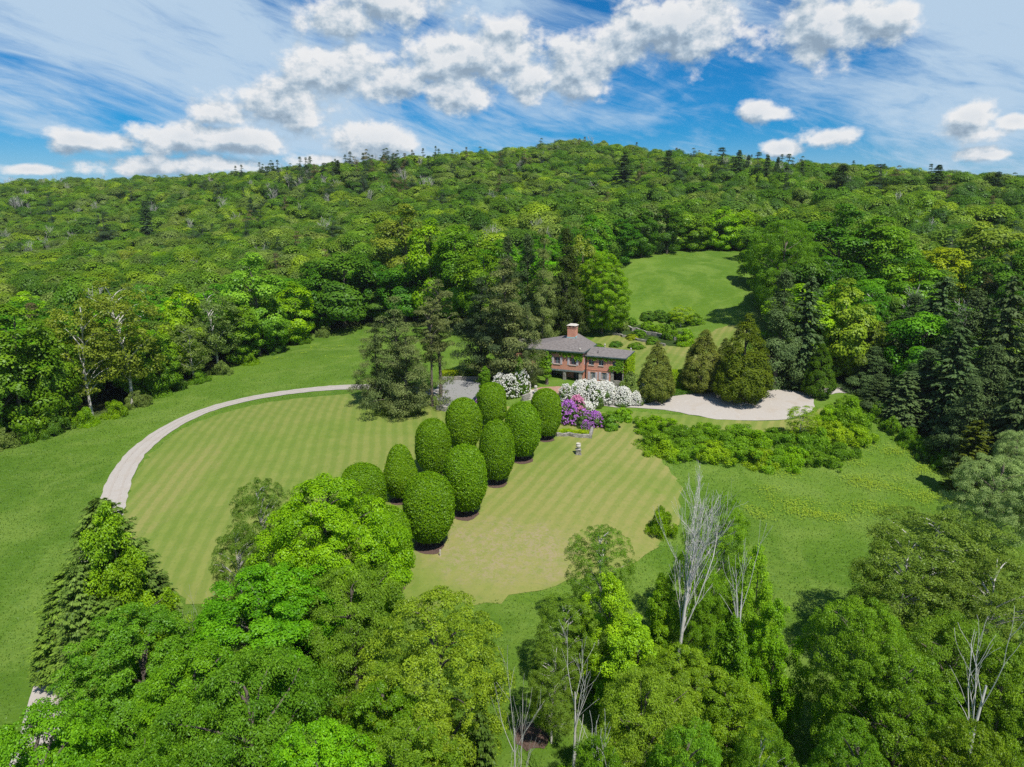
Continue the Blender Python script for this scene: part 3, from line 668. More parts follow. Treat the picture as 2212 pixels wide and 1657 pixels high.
# ------------------------------------------------------------------ the brick house
def brick_fn(T):
    o = T.add('ShaderNodeTexCoord').outputs['Object']; g = T.add('ShaderNodeNewGeometry').outputs['Normal']
    X, Y, Z = T.add('ShaderNodeSeparateXYZ', {0: o}).outputs
    v = T.add('ShaderNodeCombineXYZ', {0: T.math('ADD', X, Y), 1: Z, 2: 0.0}).outputs[0]
    b = T.add('ShaderNodeTexBrick', {'Vector': v, 'Color1': (.70, .27, .165, 1), 'Color2': (.54, .19, .12, 1), 'Mortar': (.42, .33, .27, 1), 'Scale': 1.0, 'Mortar Size': .012, 'Bias': -.1, 'Brick Width': .28, 'Row Height': .10})
    n = T.noise(o, .9, 5, .7); n2 = T.noise(o, 4.0, 4, .7)
    c = T.mix(T.rng(n, .4, .7, 0, .45), b.outputs[0], (.66, .34, .22))
    c = T.mix(T.rng(n2, .5, .75, 0, .5), c, (.28, .11, .075))
    return surf(T, c, .9, b.outputs[1], -.4, .02)
M['brick'] = material('red_brick', brick_fn)
def noisy(a, b, sc=3, rough=.85, stretch=(1, 1, 1), bs=.4):
    def f(T):
        o = T.add('ShaderNodeTexCoord').outputs['Object']; n = T.noise(T.vec('MULTIPLY', o, stretch), sc, 5, .65)
        return surf(T, T.mix(T.rng(n, .3, .7), a, b), rough, n, bs, .03)
    return f
M['shingle'] = material('grey_shingle', noisy((.135, .118, .112), (.225, .20, .19), 2.2, .9, (1, 1, 3)))
M['shutter'] = material('pale_shutter', noisy((.50, .44, .47), (.62, .56, .58), 6, .7, (1, 1, 14)))
M['frame'] = material('window_frame', noisy((.30, .35, .39), (.42, .47, .51), 4, .6))
M['glass'] = material('dark_glass', lambda T: surf(T, (.012, .016, .022, 1), .08, spec=.6))
M['curtain'] = material('curtain', noisy((.42, .36, .26), (.6, .55, .42), 5, .9, (6, 6, 1)))
M['red_curtain'] = material('red_curtain', noisy((.22, .05, .05), (.35, .12, .10), 5, .9, (6, 6, 1)))
M['slate_beam'] = material('weathered_beam', noisy((.10, .13, .13), (.22, .26, .26), 3, .8))
M['gutter'] = material('dark_gutter', noisy((.03, .05, .05), (.10, .15, .15), 3, .6))
M['dark'] = material('dark_metal_and_shade', noisy((.02, .018, .016), (.045, .04, .036), 3, .6))
M['copper'] = material('green_copper', noisy((.22, .42, .45), (.34, .55, .56), 4, .6))
def stone_fn(T):
    o = T.add('ShaderNodeTexCoord').outputs['Object']
    v = T.add('ShaderNodeTexVoronoi', {'Vector': T.vec('MULTIPLY', o, (1, 1, 2.4)), 'Scale': 2.6}); e = T.add('ShaderNodeTexVoronoi', {'Vector': T.vec('MULTIPLY', o, (1, 1, 2.4)), 'Scale': 2.6}, feature='DISTANCE_TO_EDGE')
    n = T.noise(o, 7, 4)
    c = T.mix(T.add('ShaderNodeSeparateColor', {0: v.outputs['Color']}).outputs[0], (.19, .18, .16), (.42, .39, .34))
    c = T.mix(T.rng(n, .5, .75, 0, .5), c, (.30, .25, .17))
    c = T.mix(T.rng(e.outputs[0], 0, .06, 1, 0), c, (.05, .045, .04))
    return surf(T, c, .9, e.outputs[0], .9, .05)
M['stone'] = material('field_stone', stone_fn)
M['pale_stone'] = material('pale_carved_stone', noisy((.42, .38, .32), (.60, .56, .50), 6))
M['paving'] = material('brick_paving', noisy((.28, .15, .11), (.42, .27, .20), 5))

HX, HY, TH = 14.78, 139.36, R(22)
house = empty('brick_house', (HX, HY, 0), -TH)
tag(house, 'two storey red brick country house with grey hipped roofs, square chimney and ivy', 'house')
def wall_open(mb, x0, x1, z0, z1, y, opens, th=.35):  # a wall facing the viewer with rectangular openings left in it
    xs = sorted({x0, x1, *[o[0] for o in opens], *[o[1] for o in opens]}); zs = sorted({z0, z1, *[o[2] for o in opens], *[o[3] for o in opens]})
    for a, b in zip(xs, xs[1:]):
        run = None
        for c, d in zip(zs, zs[1:]):
            hole = any(o[0] <= a + 1e-6 and b <= o[1] + 1e-6 and o[2] <= c + 1e-6 and d <= o[3] + 1e-6 for o in opens)
            if not hole: mb.box(a, b, y, y + th, c, d)
mainw = [(-6.32,-4.95,4.02,5.48),(-2.84,-1.42,4.05,5.50),(-9.88,-9.0,3.95,5.1)]
wingU = [(.95,2.05,4.1,5.2),(3.1,4.15,4.1,5.2),(6.05,7.05,4.15,5.2)]
wingL = [(1.35,2.40,.98,2.55),(3.72,4.85,1.1,2.65)]
w = MB(); YW = 1.3
wall_open(w, -13.0, 0, 2.9, 6.95, 0, mainw)                             # upper storey, front
w.box(-.35, 0, .35, 9.0, 2.9, 6.95); w.box(-13, -12.65, .35, 9.0, 2.9, 6.95); w.box(-12.65, -.35, 8.65, 9.0, 0, 6.95)
w.box(-13, 0, 2.4, 2.7, -1.0, 2.55)                                      # wall behind the porch
w.box(-.30, 0, .9, 2.4, -1.0, 2.55); w.box(-.35, 0, 2.7, 9.0, -1.0, 2.9); w.box(-13, -12.65, 2.7, 9.0, -1.0, 2.9)
w.build('wall', M['brick'], house)
w = MB(); wall_open(w, 0.0, 8.45, -1.2, 5.95, YW, wingU + wingL + [(5.75, 8.45, -1.2, 3.05)])
w.box(8.1, 8.45, YW + .35, 9.0, 3.05, 5.95); w.box(0, 8.45, 8.7, 9.0, -1, 5.9)
w.build('wall', M['brick'], house)
sb = MB().box(5.75, 6.35, YW - .03, YW + .4, -1.4, 3.05).box(6.35, 8.3, YW - .03, YW + .4, -1.4, 1.15).box(8.2, 8.5, YW - .03, 6, -1.4, 3.05)
sb.build('stone_corner', M['stone'], house)
MB().box(6.35, 8.2, 3.0, 3.1, -1, 3.0).build('loggia_back', M['dark'], house)  # near-black sheet: the shade inside the opening is put into its colour
MB().box(0.03, 5.75, YW - .05, YW - .002, 3.02, 3.12).build('string_course', M['brick'], house)
MB().box(-12.9, .12, -.16, .34, 2.56, 2.88).box(-.22, .12, .36, 1.25, 2.56, 2.88).build('porch_beam', M['slate_beam'], house)
MB().box(-12.9, -.1, 0.36, 2.4, 2.58, 2.86).build('porch_ceiling', M['slate_beam'], house)
for x0 in (-4.25, -.78, -8.2, -11.8): MB().box(x0, x0 + .6, -.05, .45, -.6, 2.555).build('pillar', M['stone'], house)
MB().box(-13.2, .6, -1.6, 2.4, -1.2, .02).build('porch_floor', M['paving'], house)
def window(x0, x1, z0, z1, y, nx_, nz_, cur=None, shut=(1, 1), sw=.45, arch=0):
    f = MB(); t = .05
    f.box(x0, x1, y + .10, y + .18, z0, z0 + t).box(x0, x1, y + .10, y + .18, z1 - t, z1).box(x0, x0 + t, y + .10, y + .18, z0 + t, z1 - t).box(x1 - t, x1, y + .10, y + .18, z0 + t, z1 - t)
    f.box((x0 + x1) / 2 - .045, (x0 + x1) / 2 + .045, y + .095, y + .18, z0 + t, z1 - t)
    fo = f.build('window', M['frame'], house)
    m = MB()
    for k in range(1, nx_):
        x = x0 + (x1 - x0) * k / nx_
        if abs(x - (x0 + x1) / 2) > .05: m.box(x - .010, x + .010, y + .12, y + .15, z0 + t, z1 - t)
    for k in range(1, nz_):
        z = z0 + (z1 - z0) * k / nz_; m.box(x0 + t, x1 - t, y + .118, y + .148, z - .010, z + .010)
    m.build('glazing_bars', M['frame'], fo)
    MB().box(x0 + .02, x1 - .02, y + .19, y + .21, z0 + .02, z1 - .02).build('pane', M['glass'], fo)
    if cur:
        MB().box(x0 + .08, x0 + .34, y + .155, y + .185, z0 + .08, z1 - .08).build('curtain', M[cur], fo); MB().box(x1 - .3, x1 - .08, y + .155, y + .185, z0 + .08, z1 - .08).build('curtain', M[cur], fo)
    MB().box(x0 - .1, x1 + .1, y - .12, y + .09, z0 - .12, z0 - .003).build('sill', M['pale_stone'], fo)
    for side, on in zip((-1, 1), shut):
        if on:
            a = x0 - .04 - sw if side < 0 else x1 + .04
            s = MB().box(a, a + sw, y - .06, y - .003, z0 - .06, z1 + .04)
            for k in range(9):
                zz = z0 + (z1 - z0) * (k + .5) / 9; s.box(a + .06, a + sw - .06, y - .075, y - .0605, zz - .03, zz + .03)
            s.build('shutter', M['shutter'], fo)
window(*mainw[0], 0, 6, 5, 'red_curtain'); window(*mainw[1], 0, 6, 5, 'red_curtain'); window(*mainw[2], 0, 4, 4, None, (0, 0))
for q in wingU: window(*q, YW, 4, 3, None, (0, 0))
for q in wingL: window(*q, YW, 4, 5, 'curtain', (1, 1), .48)
window(-7.6, -5.2, .7, 2.3, 2.2, 6, 4, None, (1, 0)); 
d_ = MB().box(-2.6, -1.1, 2.32, 2.396, 0.02, 2.35).build('door', M['dark'], house)
MB().box(-1.9, -1.8, 2.27, 2.318, .05, 2.3).box(-2.5, -1.2, 2.28, 2.319, 1.5, 1.56).build('door_frame', M['frame'], d_)
MB().box(.0, .13, 3.9, 4.5, 4.2, 5.4).build('shutter', M['shutter'], house); MB().box(.003, .06, 1.0, 1.5, 4.1, 5.5).build('shutter', M['shutter'], house)
# roofs: real slopes with thickness, gutters and copper
def roof(name, V, faces, th=.16):
    bm = bmesh.new(); vs = [bm.verts.new(v) for v in V]
    for f in faces: bm.faces.new([vs[i] for i in f])
    lo = [bm.verts.new((v[0], v[1], v[2] - th)) for v in V]
    for f in faces: bm.faces.new([lo[i] for i in f][::-1])
    cnt = {}
    for f in faces:
        for a, b in zip(f, f[1:] + f[:1]): cnt[(a, b)] = 1
    for a, b in list(cnt):
        if (b, a) not in cnt: bm.faces.new([vs[a], lo[a], lo[b], vs[b]])
    bmesh.ops.recalc_face_normals(bm, faces=bm.faces[:])
    me = bpy.data.meshes.new(name); bm.to_mesh(me); bm.free(); me.materials.append(M['shingle']); return link(name, me, house)
rf = roof('roof', [(-13.45,-.45,7.0),(.35,-.45,7.0),(.35,9.45,7.0),(-13.45,9.45,7.0),(-4.7,4.6,8.88),(-3.05,6.7,9.6),(-12.2,4.5,7.35)],
     [[0,1,4,6],[1,2,5,4],[2,3,5],[3,6,4,5],[3,0,6]])
roof('roof', [(-.05,.95,6.12),(8.85,.95,6.12),(8.85,9.4,6.12),(-.05,9.4,6.12),(3.7,5.2,7.25),(-.05,5.2,7.25)], [[0,1,4,5],[1,2,4],[2,3,5,4]])
roof('roof', [(-19.5,3.2,6.1),(-13.47,3.2,6.1),(-13.47,10.5,6.1),(-19.5,10.5,6.1),(-16.5,6.8,7.5),(-13.47,6.8,7.5)], [[0,1,5,4],[2,3,4,5],[3,0,4]])
MB().box(-19, -13.0, 3.6, 10, -1, 6.0).build('side_wing_wall', M['brick'], house)
MB().box(-13.5, .45, -.58, -.46, 6.78, 7.02).box(.352, .47, -.46, 9.5, 6.78, 7.02).build('gutter', M['gutter'], house)
MB().box(0.5, 8.95, .83, .948, 5.92, 6.13).box(8.852, 8.96, .95, 9.4, 5.92, 6.13).build('gutter', M['gutter'], house)
MB().box(.34, .50, 1.12, 1.28, -1, 6.9).build('downpipe', M['dark'], house)
ch = MB().box(-4.95, -3.1, 4.7, 6.3, 7.6, 11.0).build('chimney', M['brick'], rf)
c = MB(); 
for a, b in ((-4.95, -4.6), (-4.2, -3.85), (-3.45, -3.1)):
    for q, r_ in ((4.7, 5.0), (6.0, 6.3)): c.box(a, b, q, r_, 11.1, 11.55)
c.box(-5.03, -3.02, 4.62, 6.38, 11.0, 11.1).build('chimney_posts', M['brick'], rf)
MB().poly([(-5.15,4.5,11.55),(-2.9,4.5,11.55),(-2.9,6.5,11.55),(-5.15,6.5,11.55),(-4.6,5.0,11.85),(-3.45,5.0,11.85),(-3.45,6.0,11.85),(-4.6,6.0,11.85)],
          [(0,3,2,1),(4,5,6,7),(0,1,5,4),(1,2,6,5),(2,3,7,6),(3,0,4,7)]).build('chimney_cap', M['pale_stone'], rf)
MB().box(-5.05, -3.0, 4.58, 4.69, 8.55, 9.05).box(-3.09, -2.96, 4.58, 6.35, 8.7, 9.25).build('flashing', M['copper'], rf)
FIN = [(.12,0),(.13,.12),(.07,.16),(.07,.24),(.16,.34),(.19,.46),(.15,.6),(.07,.72),(.02,.82)]
for x, y, z in [(-.75,.25,7.1),(8.2,8.6,6.2),(2.3,9.2,6.6),(-9.4,8.4,7.3)]:
    MB().lathe([(r_, z + zz - .05) for r_, zz in FIN], x, y, 10).build('finial', M['pale_stone'], rf)
MB().lathe([(.06,6.3),(.06,6.95),(.09,6.95),(.09,7.05)], 2.6, 2.4, 8).build('vent_pipe', M['dark'], rf)

# ivy on the walls
rg = np.random.default_rng(9)
def ivy(n, boxes):
    P, N = [], []
    ar = [max(.2, (b[1]-b[0]) * (b[3]-b[2])) for b in boxes]
    for b, a in zip(boxes, ar):
        k = int(n * a / sum(ar)); x = rg.uniform(b[0], b[1], k); z = rg.uniform(b[2], b[3], k)
        edge = .22 * np.sin(x * 5.1) + .18 * np.sin(x * 11 + 2) + .15 * np.sin(x * 2.3)
        ok = (z > b[2] + .3 + edge * b[5]) & (np.abs(x - (b[0] + b[1]) / 2) < (b[1] - b[0]) / 2 - .12 + .12 * np.sin(z * 7))
        x, z = x[ok], z[ok]; P.append(np.stack([x, b[4] - .03 - rg.random(len(x)) ** 2 * .28, z], 1))
    P = np.concatenate(P); N = np.array([0, -1., .45]) + rdir(rg, len(P)) * .6
    return leaves(rg, P, N, .20 * (.7 + .6 * rg.random(len(P))), .8, None, .1)
V, F = ivy(17000, [(-10.4,-6.7,2.6,6.9,0,1),(-12.9,-10.0,4.6,6.9,0,1),(-8.0,-7.0,2.4,4.4,0,1),(-6.7,-4.9,6.1,6.9,0,1),(-5.2,-.1,5.55,6.9,0,1.2),(-1.9,.05,4.9,6.7,0,1.4),
                   (.1,8.4,5.05,5.95,YW,.8),(7.1,8.5,2.9,5.9,YW,1),(5.3,7.9,2.8,4.25,YW,1),(6.6,8.0,3.2,5.6,YW,1)])
me = quad_mesh('ivy', V, F, M['leaf'], rg.random(len(F))); iv = link('ivy', me, house); iv.color = (*C_['ivy'], 1)
P = np.stack([8.55 + rg.random(9000) ** 2 * .7, rg.uniform(1.2, 9, 9000), rg.uniform(.2, 6.0, 9000)], 1)
V, F = leaves(rg, P, np.array([1., -.2, .4]) + rdir(rg, 9000) * .6, .24, .8, None, .1)
me = quad_mesh('ivy', V, F, M['leaf'], rg.random(len(F))); iv = link('ivy', me, house); iv.color = (*C_['lime'], 1)

# ------------------------------------------------------------------ walls, steps, posts, urn
def stone_wall(name, pts, h0, h1, th, label, cat='wall', top=None, mat='stone', nm=None):
    P = np.array(pts, float); mb = MB(); rg = np.random.default_rng(len(pts) + int(abs(P[0, 0]) * 7))
    d = unit(np.gradient(P, axis=0)); n = np.stack([-d[:, 1], d[:, 0]], 1)
    Q = []; 
    for (x, y), (nx_, ny_) in zip(P, n):
        z = h(x, y); zt = (top if top is not None else z + h1) + rg.normal() * .04
        Q += [(x - nx_*th/2, y - ny_*th/2, z - h0), (x + nx_*th/2, y + ny_*th/2, z - h0), (x + nx_*th/2, y + ny_*th/2, zt), (x - nx_*th/2, y - ny_*th/2, zt)]
    fs = []
    for i in range(len(P) - 1):
        a, b = 4*i, 4*i+4
        for k in range(4): fs.append((a+k, a+(k+1) % 4, b+(k+1) % 4, b+k))
    fs += [(3,2,1,0), tuple(4*(len(P)-1)+k for k in range(4))]
    mb.poly(Q, fs); o = mb.build(name, M[mat]); tag(o, label, cat); return o
def line(a, b, n=14, wob=.12, seed=3):
    A, B = np.array(at(*a)[:2]), np.array(at(*b)[:2]); t = np.linspace(0, 1, n)[:, None]
    return A + (B - A) * t + np.random.default_rng(seed).normal(size=(n, 2)) * wob
stone_wall('retaining_wall', line((1262,873),(1385,876)), 1.0, 1.1, .6, 'low stone retaining wall under the white rhododendrons beside the gravel path')
stone_wall('retaining_wall', line((1218,866),(1262,878), 6), 1.0, 1.9, .6, 'grey stone retaining wall beside the garden steps')
stone_wall('terrace_wall', line((942,884),(1012,896), 10), 1.0, .9, .7, 'pale dry stone wall below the shaded parking court')
stone_wall('court_wall', line((950,822),(1040,821), 10), .5, .8, .5, 'low stone wall behind the shaded parking court')
stone_wall('flower_bed_wall', line((1198,941),(1272,946), 10), .8, .55, .5, 'low dry stone wall edging the yellow groundcover bed')
stone_wall('flower_bed_wall', line((1272,946),(1282,929), 4), .8, .6, .5, 'short return of dry stone wall at the lawn corner of the azalea bed')
stone_wall('garden_wall', line((1350,708),(1475,738), 18, .3), .3, .9, .6, 'upper rubble stone wall of the terraced garden behind the house')
stone_wall('garden_wall', line((1325,722),(1440,748), 16, .3, 5), .3, .6, .5, 'lower rubble stone wall of the terraced garden behind the house')
stone_wall('step_wall', line((1126,866),(1147,862), 4), .5, 1.2, .5, 'short stone cheek wall at the foot of the garden steps')
# garden steps
p = at(1152, 868); st = empty('garden_steps', (p[0], p[1], p[2]), -TH); tag(st, 'stone garden steps rising between the clipped trees to the terrace', 'steps')
for k in range(7): MB().box(-2.4, 2.4, k * .38, 4.2, -.5 + .0, .05 + k * .19).build('step', M['pale_stone'], st)
for k, (px, py, lb) in enumerate([(1157,858,'left of the two carved stone pillars at the garden steps'),(1214,862,'right of the two carved stone pillars at the garden steps')]):
    p = at(px, py); o = empty('stone_pillar', tuple(p)); tag(o, lb, 'pillar', 'carved pillars at the garden steps')
    MB().box(-.28, .28, -.28, .28, -.3, 1.6).box(-.36, .36, -.36, .36, 1.6, 1.72).build('shaft', M['pale_stone'], o)
    MB().lathe([(.12,1.72),(.16,1.8),(.3,2.0),(.34,2.15),(.22,2.3),(.28,2.36),(.1,2.42)]).build('urn', M['pale_stone'], o)
p = at(1205, 860); tag(drape('terrace_path', smooth_loop(G([(1135,858),(1150,838),(1225,834),(1228,852),(1205,862),(1150,868)]), 1), .05, M['paving'], .05, 33), kind='structure')
# ivy clad post on the terrace
p = np.array([7.2, 137.6]); o = empty('ivy_post', (p[0], p[1], h(*p))); tag(o, 'grey trunk wrapped in a column of ivy in front of the porch', 'tree')
V, F, ti, Cc, _ = crown(201, 7.2, .95, base=.24, ncl=60, cr=.42, nleaf=5200, leaf=.2, kind='column', lob=.1)
c = link('ivy', quad_mesh('ivy', V, F, M['leaf'], ti), o); c.color = (*C_['ivy'], 1)
V, F = tube(np.array([[0, 0, -.4], [.05, 0, 1.2], [0, 0, 6.6]]), [.42, .3, .18], 8); link('trunk', quad_mesh('trunk', V, F, M['bark'], smooth=True), o)
# urn on its pedestal on the lawn
p = at(1249, 981); o = empty('garden_urn', tuple(p)); tag(o, 'weathered stone urn on a square pedestal alone on the mown lawn', 'urn')
MB().box(-.5, .5, -.5, .5, -.1, .12).box(-.38, .38, -.38, .38, .12, .75).box(-.46, .46, -.46, .46, .75, .88).build('pedestal', M['stone'], o)
MB().lathe([(.25,.88),(.14,1.0),(.14,1.08),(.34,1.2),(.42,1.4),(.40,1.6),(.30,1.75),(.38,1.85),(.36,1.88),(.26,1.8)], n=16).build('bowl', M['pale_stone'], o)
p = at(951, 1201); o = empty('marker_post', tuple(p)); tag(o, 'small white marker post standing on the lawn near the largest clipped tree', 'post')
MB().box(-.07, .07, -.07, .07, -.1, .82).build('stake', M['pale_stone'], o); MB().poly([(-.08,-.08,.82),(.08,-.08,.82),(.08,.08,.82),(-.08,.08,.82),(0,0,.9)], [(0,1,4),(1,2,4),(2,3,4),(3,0,4),(0,3,2,1)]).build('cap', M['pale_stone'], o)

# ------------------------------------------------------------------ flowering shrubs by the house
def blossom_mat(name, a, b): return material(name, lambda T: leaf_shader(T, T.mix(T.add('ShaderNodeAttribute', attribute_name='tint').outputs['Fac'], a, b), .2, .02))
M['white_bloom'] = blossom_mat('white_bloom', (.72, .72, .66), (.86, .80, .82)); M['purple_bloom'] = blossom_mat('purple_bloom', (.40, .12, .55), (.62, .25, .72))
M['pink_bloom'] = blossom_mat('pink_bloom', (.62, .17, .40), (.80, .38, .55)); M['yellow_bloom'] = blossom_mat('yellow_bloom', (.17, .28, .015), (.34, .43, .025))
def bloom(seed, H, Rr, n, mat, per=9, cov=1.0, sz=.16):
    rg = np.random.default_rng(seed); a = rg.random(n) * 6.283; t = rg.random(n) ** .8 * cov; el = np.pi/2 * (1 - t)
    C = np.stack([Rr * np.cos(el) * np.cos(a), Rr * np.cos(el) * np.sin(a), .1 + (H - .1) * np.sin(el)], 1) * (1 + .08 * np.sin(a * 5)[:, None] * np.array([1, 1, .5])) * (.93 + .12 * rg.random((n, 1)))
    idx = np.repeat(np.arange(n), per); D = rdir(rg, n * per); D[:, 2] = np.abs(D[:, 2]) * .8 + .1
    V, F = leaves(rg, C[idx] + D * .13, D + rdir(rg, n * per) * .3, sz, .9, None, .05)
    return quad_mesh('blossoms', V, F, mat, np.clip(rg.random(n)[idx] * .6 + rg.random(n * per) * .4, 0, 1))
BL = dict(white=bloom(1, 2.6, 1.95, 900, M['white_bloom']), white2=bloom(2, 2.6, 1.95, 330, M['white_bloom']), purple=bloom(3, 2.6, 1.95, 420, M['purple_bloom']), pink=bloom(4, 2.6, 1.95, 300, M['pink_bloom']),
          sparse=bloom(5, 2.6, 1.95, 90, M['purple_bloom']))
def flower_bush(px, base, w, tall, bl, label, group, color='rhod', nm='rhododendron'):
    p = at(px, base); zd = zdepth(p[0], p[1], p[2]); Rw = w / 2 * zd / FOC; Hh = tall * zd / FOC / .95
    o = plant(nm, 'shrub%d' % rnd.randint(0, 1), p[0], p[1], H=Hh, Rw=Rw, color=color, label=label, cat='shrub', group=group, leafname='foliage', woodname='stems')
    o.scale = (Rw / 1.95, Rw / 1.95, Hh / 2.6)
    b = link('blossoms', BL[bl], o); b.rotation_euler = (0, 0, rnd.random() * 6)
gw = 'rhododendrons beside the house'
for px, base, w, tall, bl, lb in [(1222,866,34,34,'white2','green rhododendron with few white blooms beside the porch steps'),(1250,868,44,42,'white','full white rhododendron in front of the porch door'),
    (1280,872,52,48,'white','largest white rhododendron below the downpipe'),(1312,868,46,40,'white','white rhododendron below the lower wing windows'),
    (1262,848,46,26,'white2','rhododendron half in bloom close to the porch wall'),(1300,850,40,24,'white2','white rhododendron close under the wing wall'),
    (1345,872,42,34,'white','white rhododendron below the stone corner of the house'),(1372,872,34,26,'white','small round white rhododendron at the wall end'),
    (1388,868,22,36,'white2','narrow white rhododendron beside the upright yew'),(1100,856,44,44,'white2','white rhododendron in tree shade above the left clipped trees'),
    (1125,850,40,50,'white2','tall white rhododendron in shade by the ivy post'),(1080,850,40,40,'white2','sparse white rhododendron under the tall pine'),
    (1265,882,44,14,'white','low white azalea along the gravel path'),(1745,852,18,14,'white2','small white azalea at the foot of the upright arborvitae')]:
    flower_bush(px, base, w, tall, bl, lb, gw)
for px, base, w, tall, bl, lb in [(1226,912,50,44,'purple','purple azalea beside the clipped tree at the end of the bed'),(1245,905,44,48,'pink','pink azalea at the back of the purple bed'),
    (1260,918,46,32,'sparse','dark leafed azalea with scattered purple blooms'),(1285,920,40,30,'purple','purple azalea at the right end of the bed'),(1265,926,22,18,'purple','small bright purple azalea low in front of the bed'),
    (1033,875,14,14,'purple','tiny purple azalea between two clipped trees'),(1105,905,26,18,'pink','low pink flowers between the two rows of clipped trees')]:
    flower_bush(px, base, w, tall, bl, lb, 'azaleas beside the lawn')
def shrub_px(px, base, w, tall, color, label, group=None, pr='shrub0', nm='shrub', cat='shrub'):
    p = at(px, base); zd = zdepth(p[0], p[1], p[2])
    return plant(nm, pr, p[0], p[1], H=tall * zd / FOC / .95, Rw=w / 2 * zd / FOC, color=color, label=label, cat=cat, group=group, leafname='foliage', woodname='stems')
shrub_px(1318,922,52,34,'mid','leafy green shrub right of the purple azaleas'); shrub_px(1345,905,44,26,'bright','low spreading green shrub beside the path and azaleas')
shrub_px(1362,862,62,58,'grey','rounded grey green shrub between the house corner and the yew', pr='shrub1')
shrub_px(1425,1150,66,58,'bright','lone rounded green bush at the edge of the dry lawn', pr='mound0')
shrub_px(1222,933,40,7,(.26,.33,.02),'yellow green groundcover behind the low stone wall by the clipped tree', pr='mound0', nm='groundcover', cat='plant')
shrub_px(1255,935,38,7,(.26,.33,.02),'yellow green groundcover behind the corner of the low stone wall', pr='mound0', nm='groundcover', cat='plant')
for kq, q in enumerate([(1345,712,26,24,'grey'),(1365,700,24,14,'mid'),(1400,712,30,18,'bright'),(1425,718,28,18,'bright'),(1448,732,34,34,'mid'),(1480,744,38,34,'bright'),(1400,690,40,18,'dark'),(1425,690,40,20,'dark'),(1450,694,36,20,'dark'),
          (1500,700,38,22,'mid'),(1380,726,34,14,'mid'),(1365,732,30,10,'yellow'),(1505,762,34,20,'grey'),(1330,748,30,12,'dark'),(1290,752,30,10,'mid'),(1375,752,34,12,'mid'),(1410,742,30,14,'mid')]):
    shrub_px(*q, '%s garden shrub on the terraces behind the house, %s planted from the upper wall' % ({'grey': 'grey green', 'mid': 'mid green', 'bright': 'bright green', 'dark': 'dark green', 'yellow': 'yellow green'}[q[4]], ordw(kq + 1)), 'garden shrubs behind the house', pr=rnd.choice(['shrub0', 'shrub1']))
plant_px('young_tree','airy1',1470,658,50,'lime','young light green tree above the terraced garden',base=706)
# clipped hedge blocks
def hedge(name, a, b, depth, tall, color, label, n=9000):
    A, B = at(*a), at(*b); L = math.hypot(B[0]-A[0], B[1]-A[1]); o = empty(name, (A[0], A[1], min(A[2], B[2])), math.atan2(B[1]-A[1], B[0]-A[0])); tag(o, label, 'hedge')
    rg = np.random.default_rng(int(L * 100)); q = rg.random((n, 3)); f = rg.random(n); P = q * np.array([L, depth, tall]); N = np.zeros((n, 3))
    s = f < .38; P[s, 2] = tall; N[s] = (0, 0, 1); s = (f >= .38) & (f < .8); P[s, 1] = 0; N[s] = (0, -1, 0); s = (f >= .8) & (f < .9); P[s, 0] = 0; N[s] = (-1, 0, 0); s = f >= .9; P[s, 0] = L; N[s] = (1, 0, 0)
    P += rg.normal(size=(n, 3)) * .07; V, F = leaves(rg, P, N + rdir(rg, n) * .55 + np.array([0, 0, .3]), .22 * (.7 + .6 * rg.random(n)), .62, None, .08)
    Vb = np.array([(x, y, z) for z in (-.5, tall - .08) for y in (.08, depth - .08) for x in (.08, L - .08)]); Fb = np.array([(0,1,5,4),(1,3,7,5),(3,2,6,7),(2,0,4,6),(4,5,7,6)])
    V, F = join([(Vb, Fb), (V, F)]); ti = np.concatenate([np.full(5, .05), rg.random(n)])
    c = link('foliage', quad_mesh('hedge', V, F, M['leaf'], ti), o); c.color = (*C_[color], 1)
hedge('clipped_hedge', (1452,840), (1506,838), 3.0, 3.4, 'lime', 'tall clipped bright green hedge block between the yews')
hedge('clipped_hedge', (950,818), (1035,816), 4.0, 1.3, 'yellow', 'low wide yellow green hedge behind the shaded parking court')
hedge('ivy_bank', (1440,858), (1500,850), 2.0, .9, 'dark', 'low dark ivy bank between the hedge and the gravel court', 5000)

# thicket of vines and brambles below the court
gt_ = 'bramble mounds below the gravel court'
for k, (px, base, w, tall) in enumerate(sorted([(1415,925,66,40),(1412,965,62,50),(1435,985,60,48),(1460,945,64,36),(1480,985,70,44),(1505,955,64,40),(1530,940,56,38),(1535,985,70,46),(1565,970,66,50),(1595,945,62,42),(1600,990,70,50),
    (1635,960,60,44),(1640,1000,60,44),(1672,950,56,36),(1680,1000,56,44),(1710,1000,60,52),(1700,960,60,40),(1735,970,56,52),(1770,960,60,52),(1800,950,66,58),(1830,925,66,60),(1840,900,60,56),(1815,985,60,40),(1760,1000,60,40),(1790,905,52,40),(1850,950,56,46),(1730,945,50,26),(1840,880,50,36)])):
    shrub_px(px, base, w * 1.3, tall * .72, ('ivy', 'bright', 'lime', 'mid', 'ivy')[k % 5], '%s in the thicket below the court, %s from its lawn end' % (('bright leafy bramble mound', 'mid green bramble mound', 'light green vine mound', 'dense green bramble heap', 'ivy green vine heap')[k % 5], ordw(k + 1)), gt_, pr='mound%d' % (k % 3), nm='bramble_mound')
plant_px('young_tree','airy0',1727,875,62,'lime','sparse young light green tree rising from the brambles at the court edge',base=955)
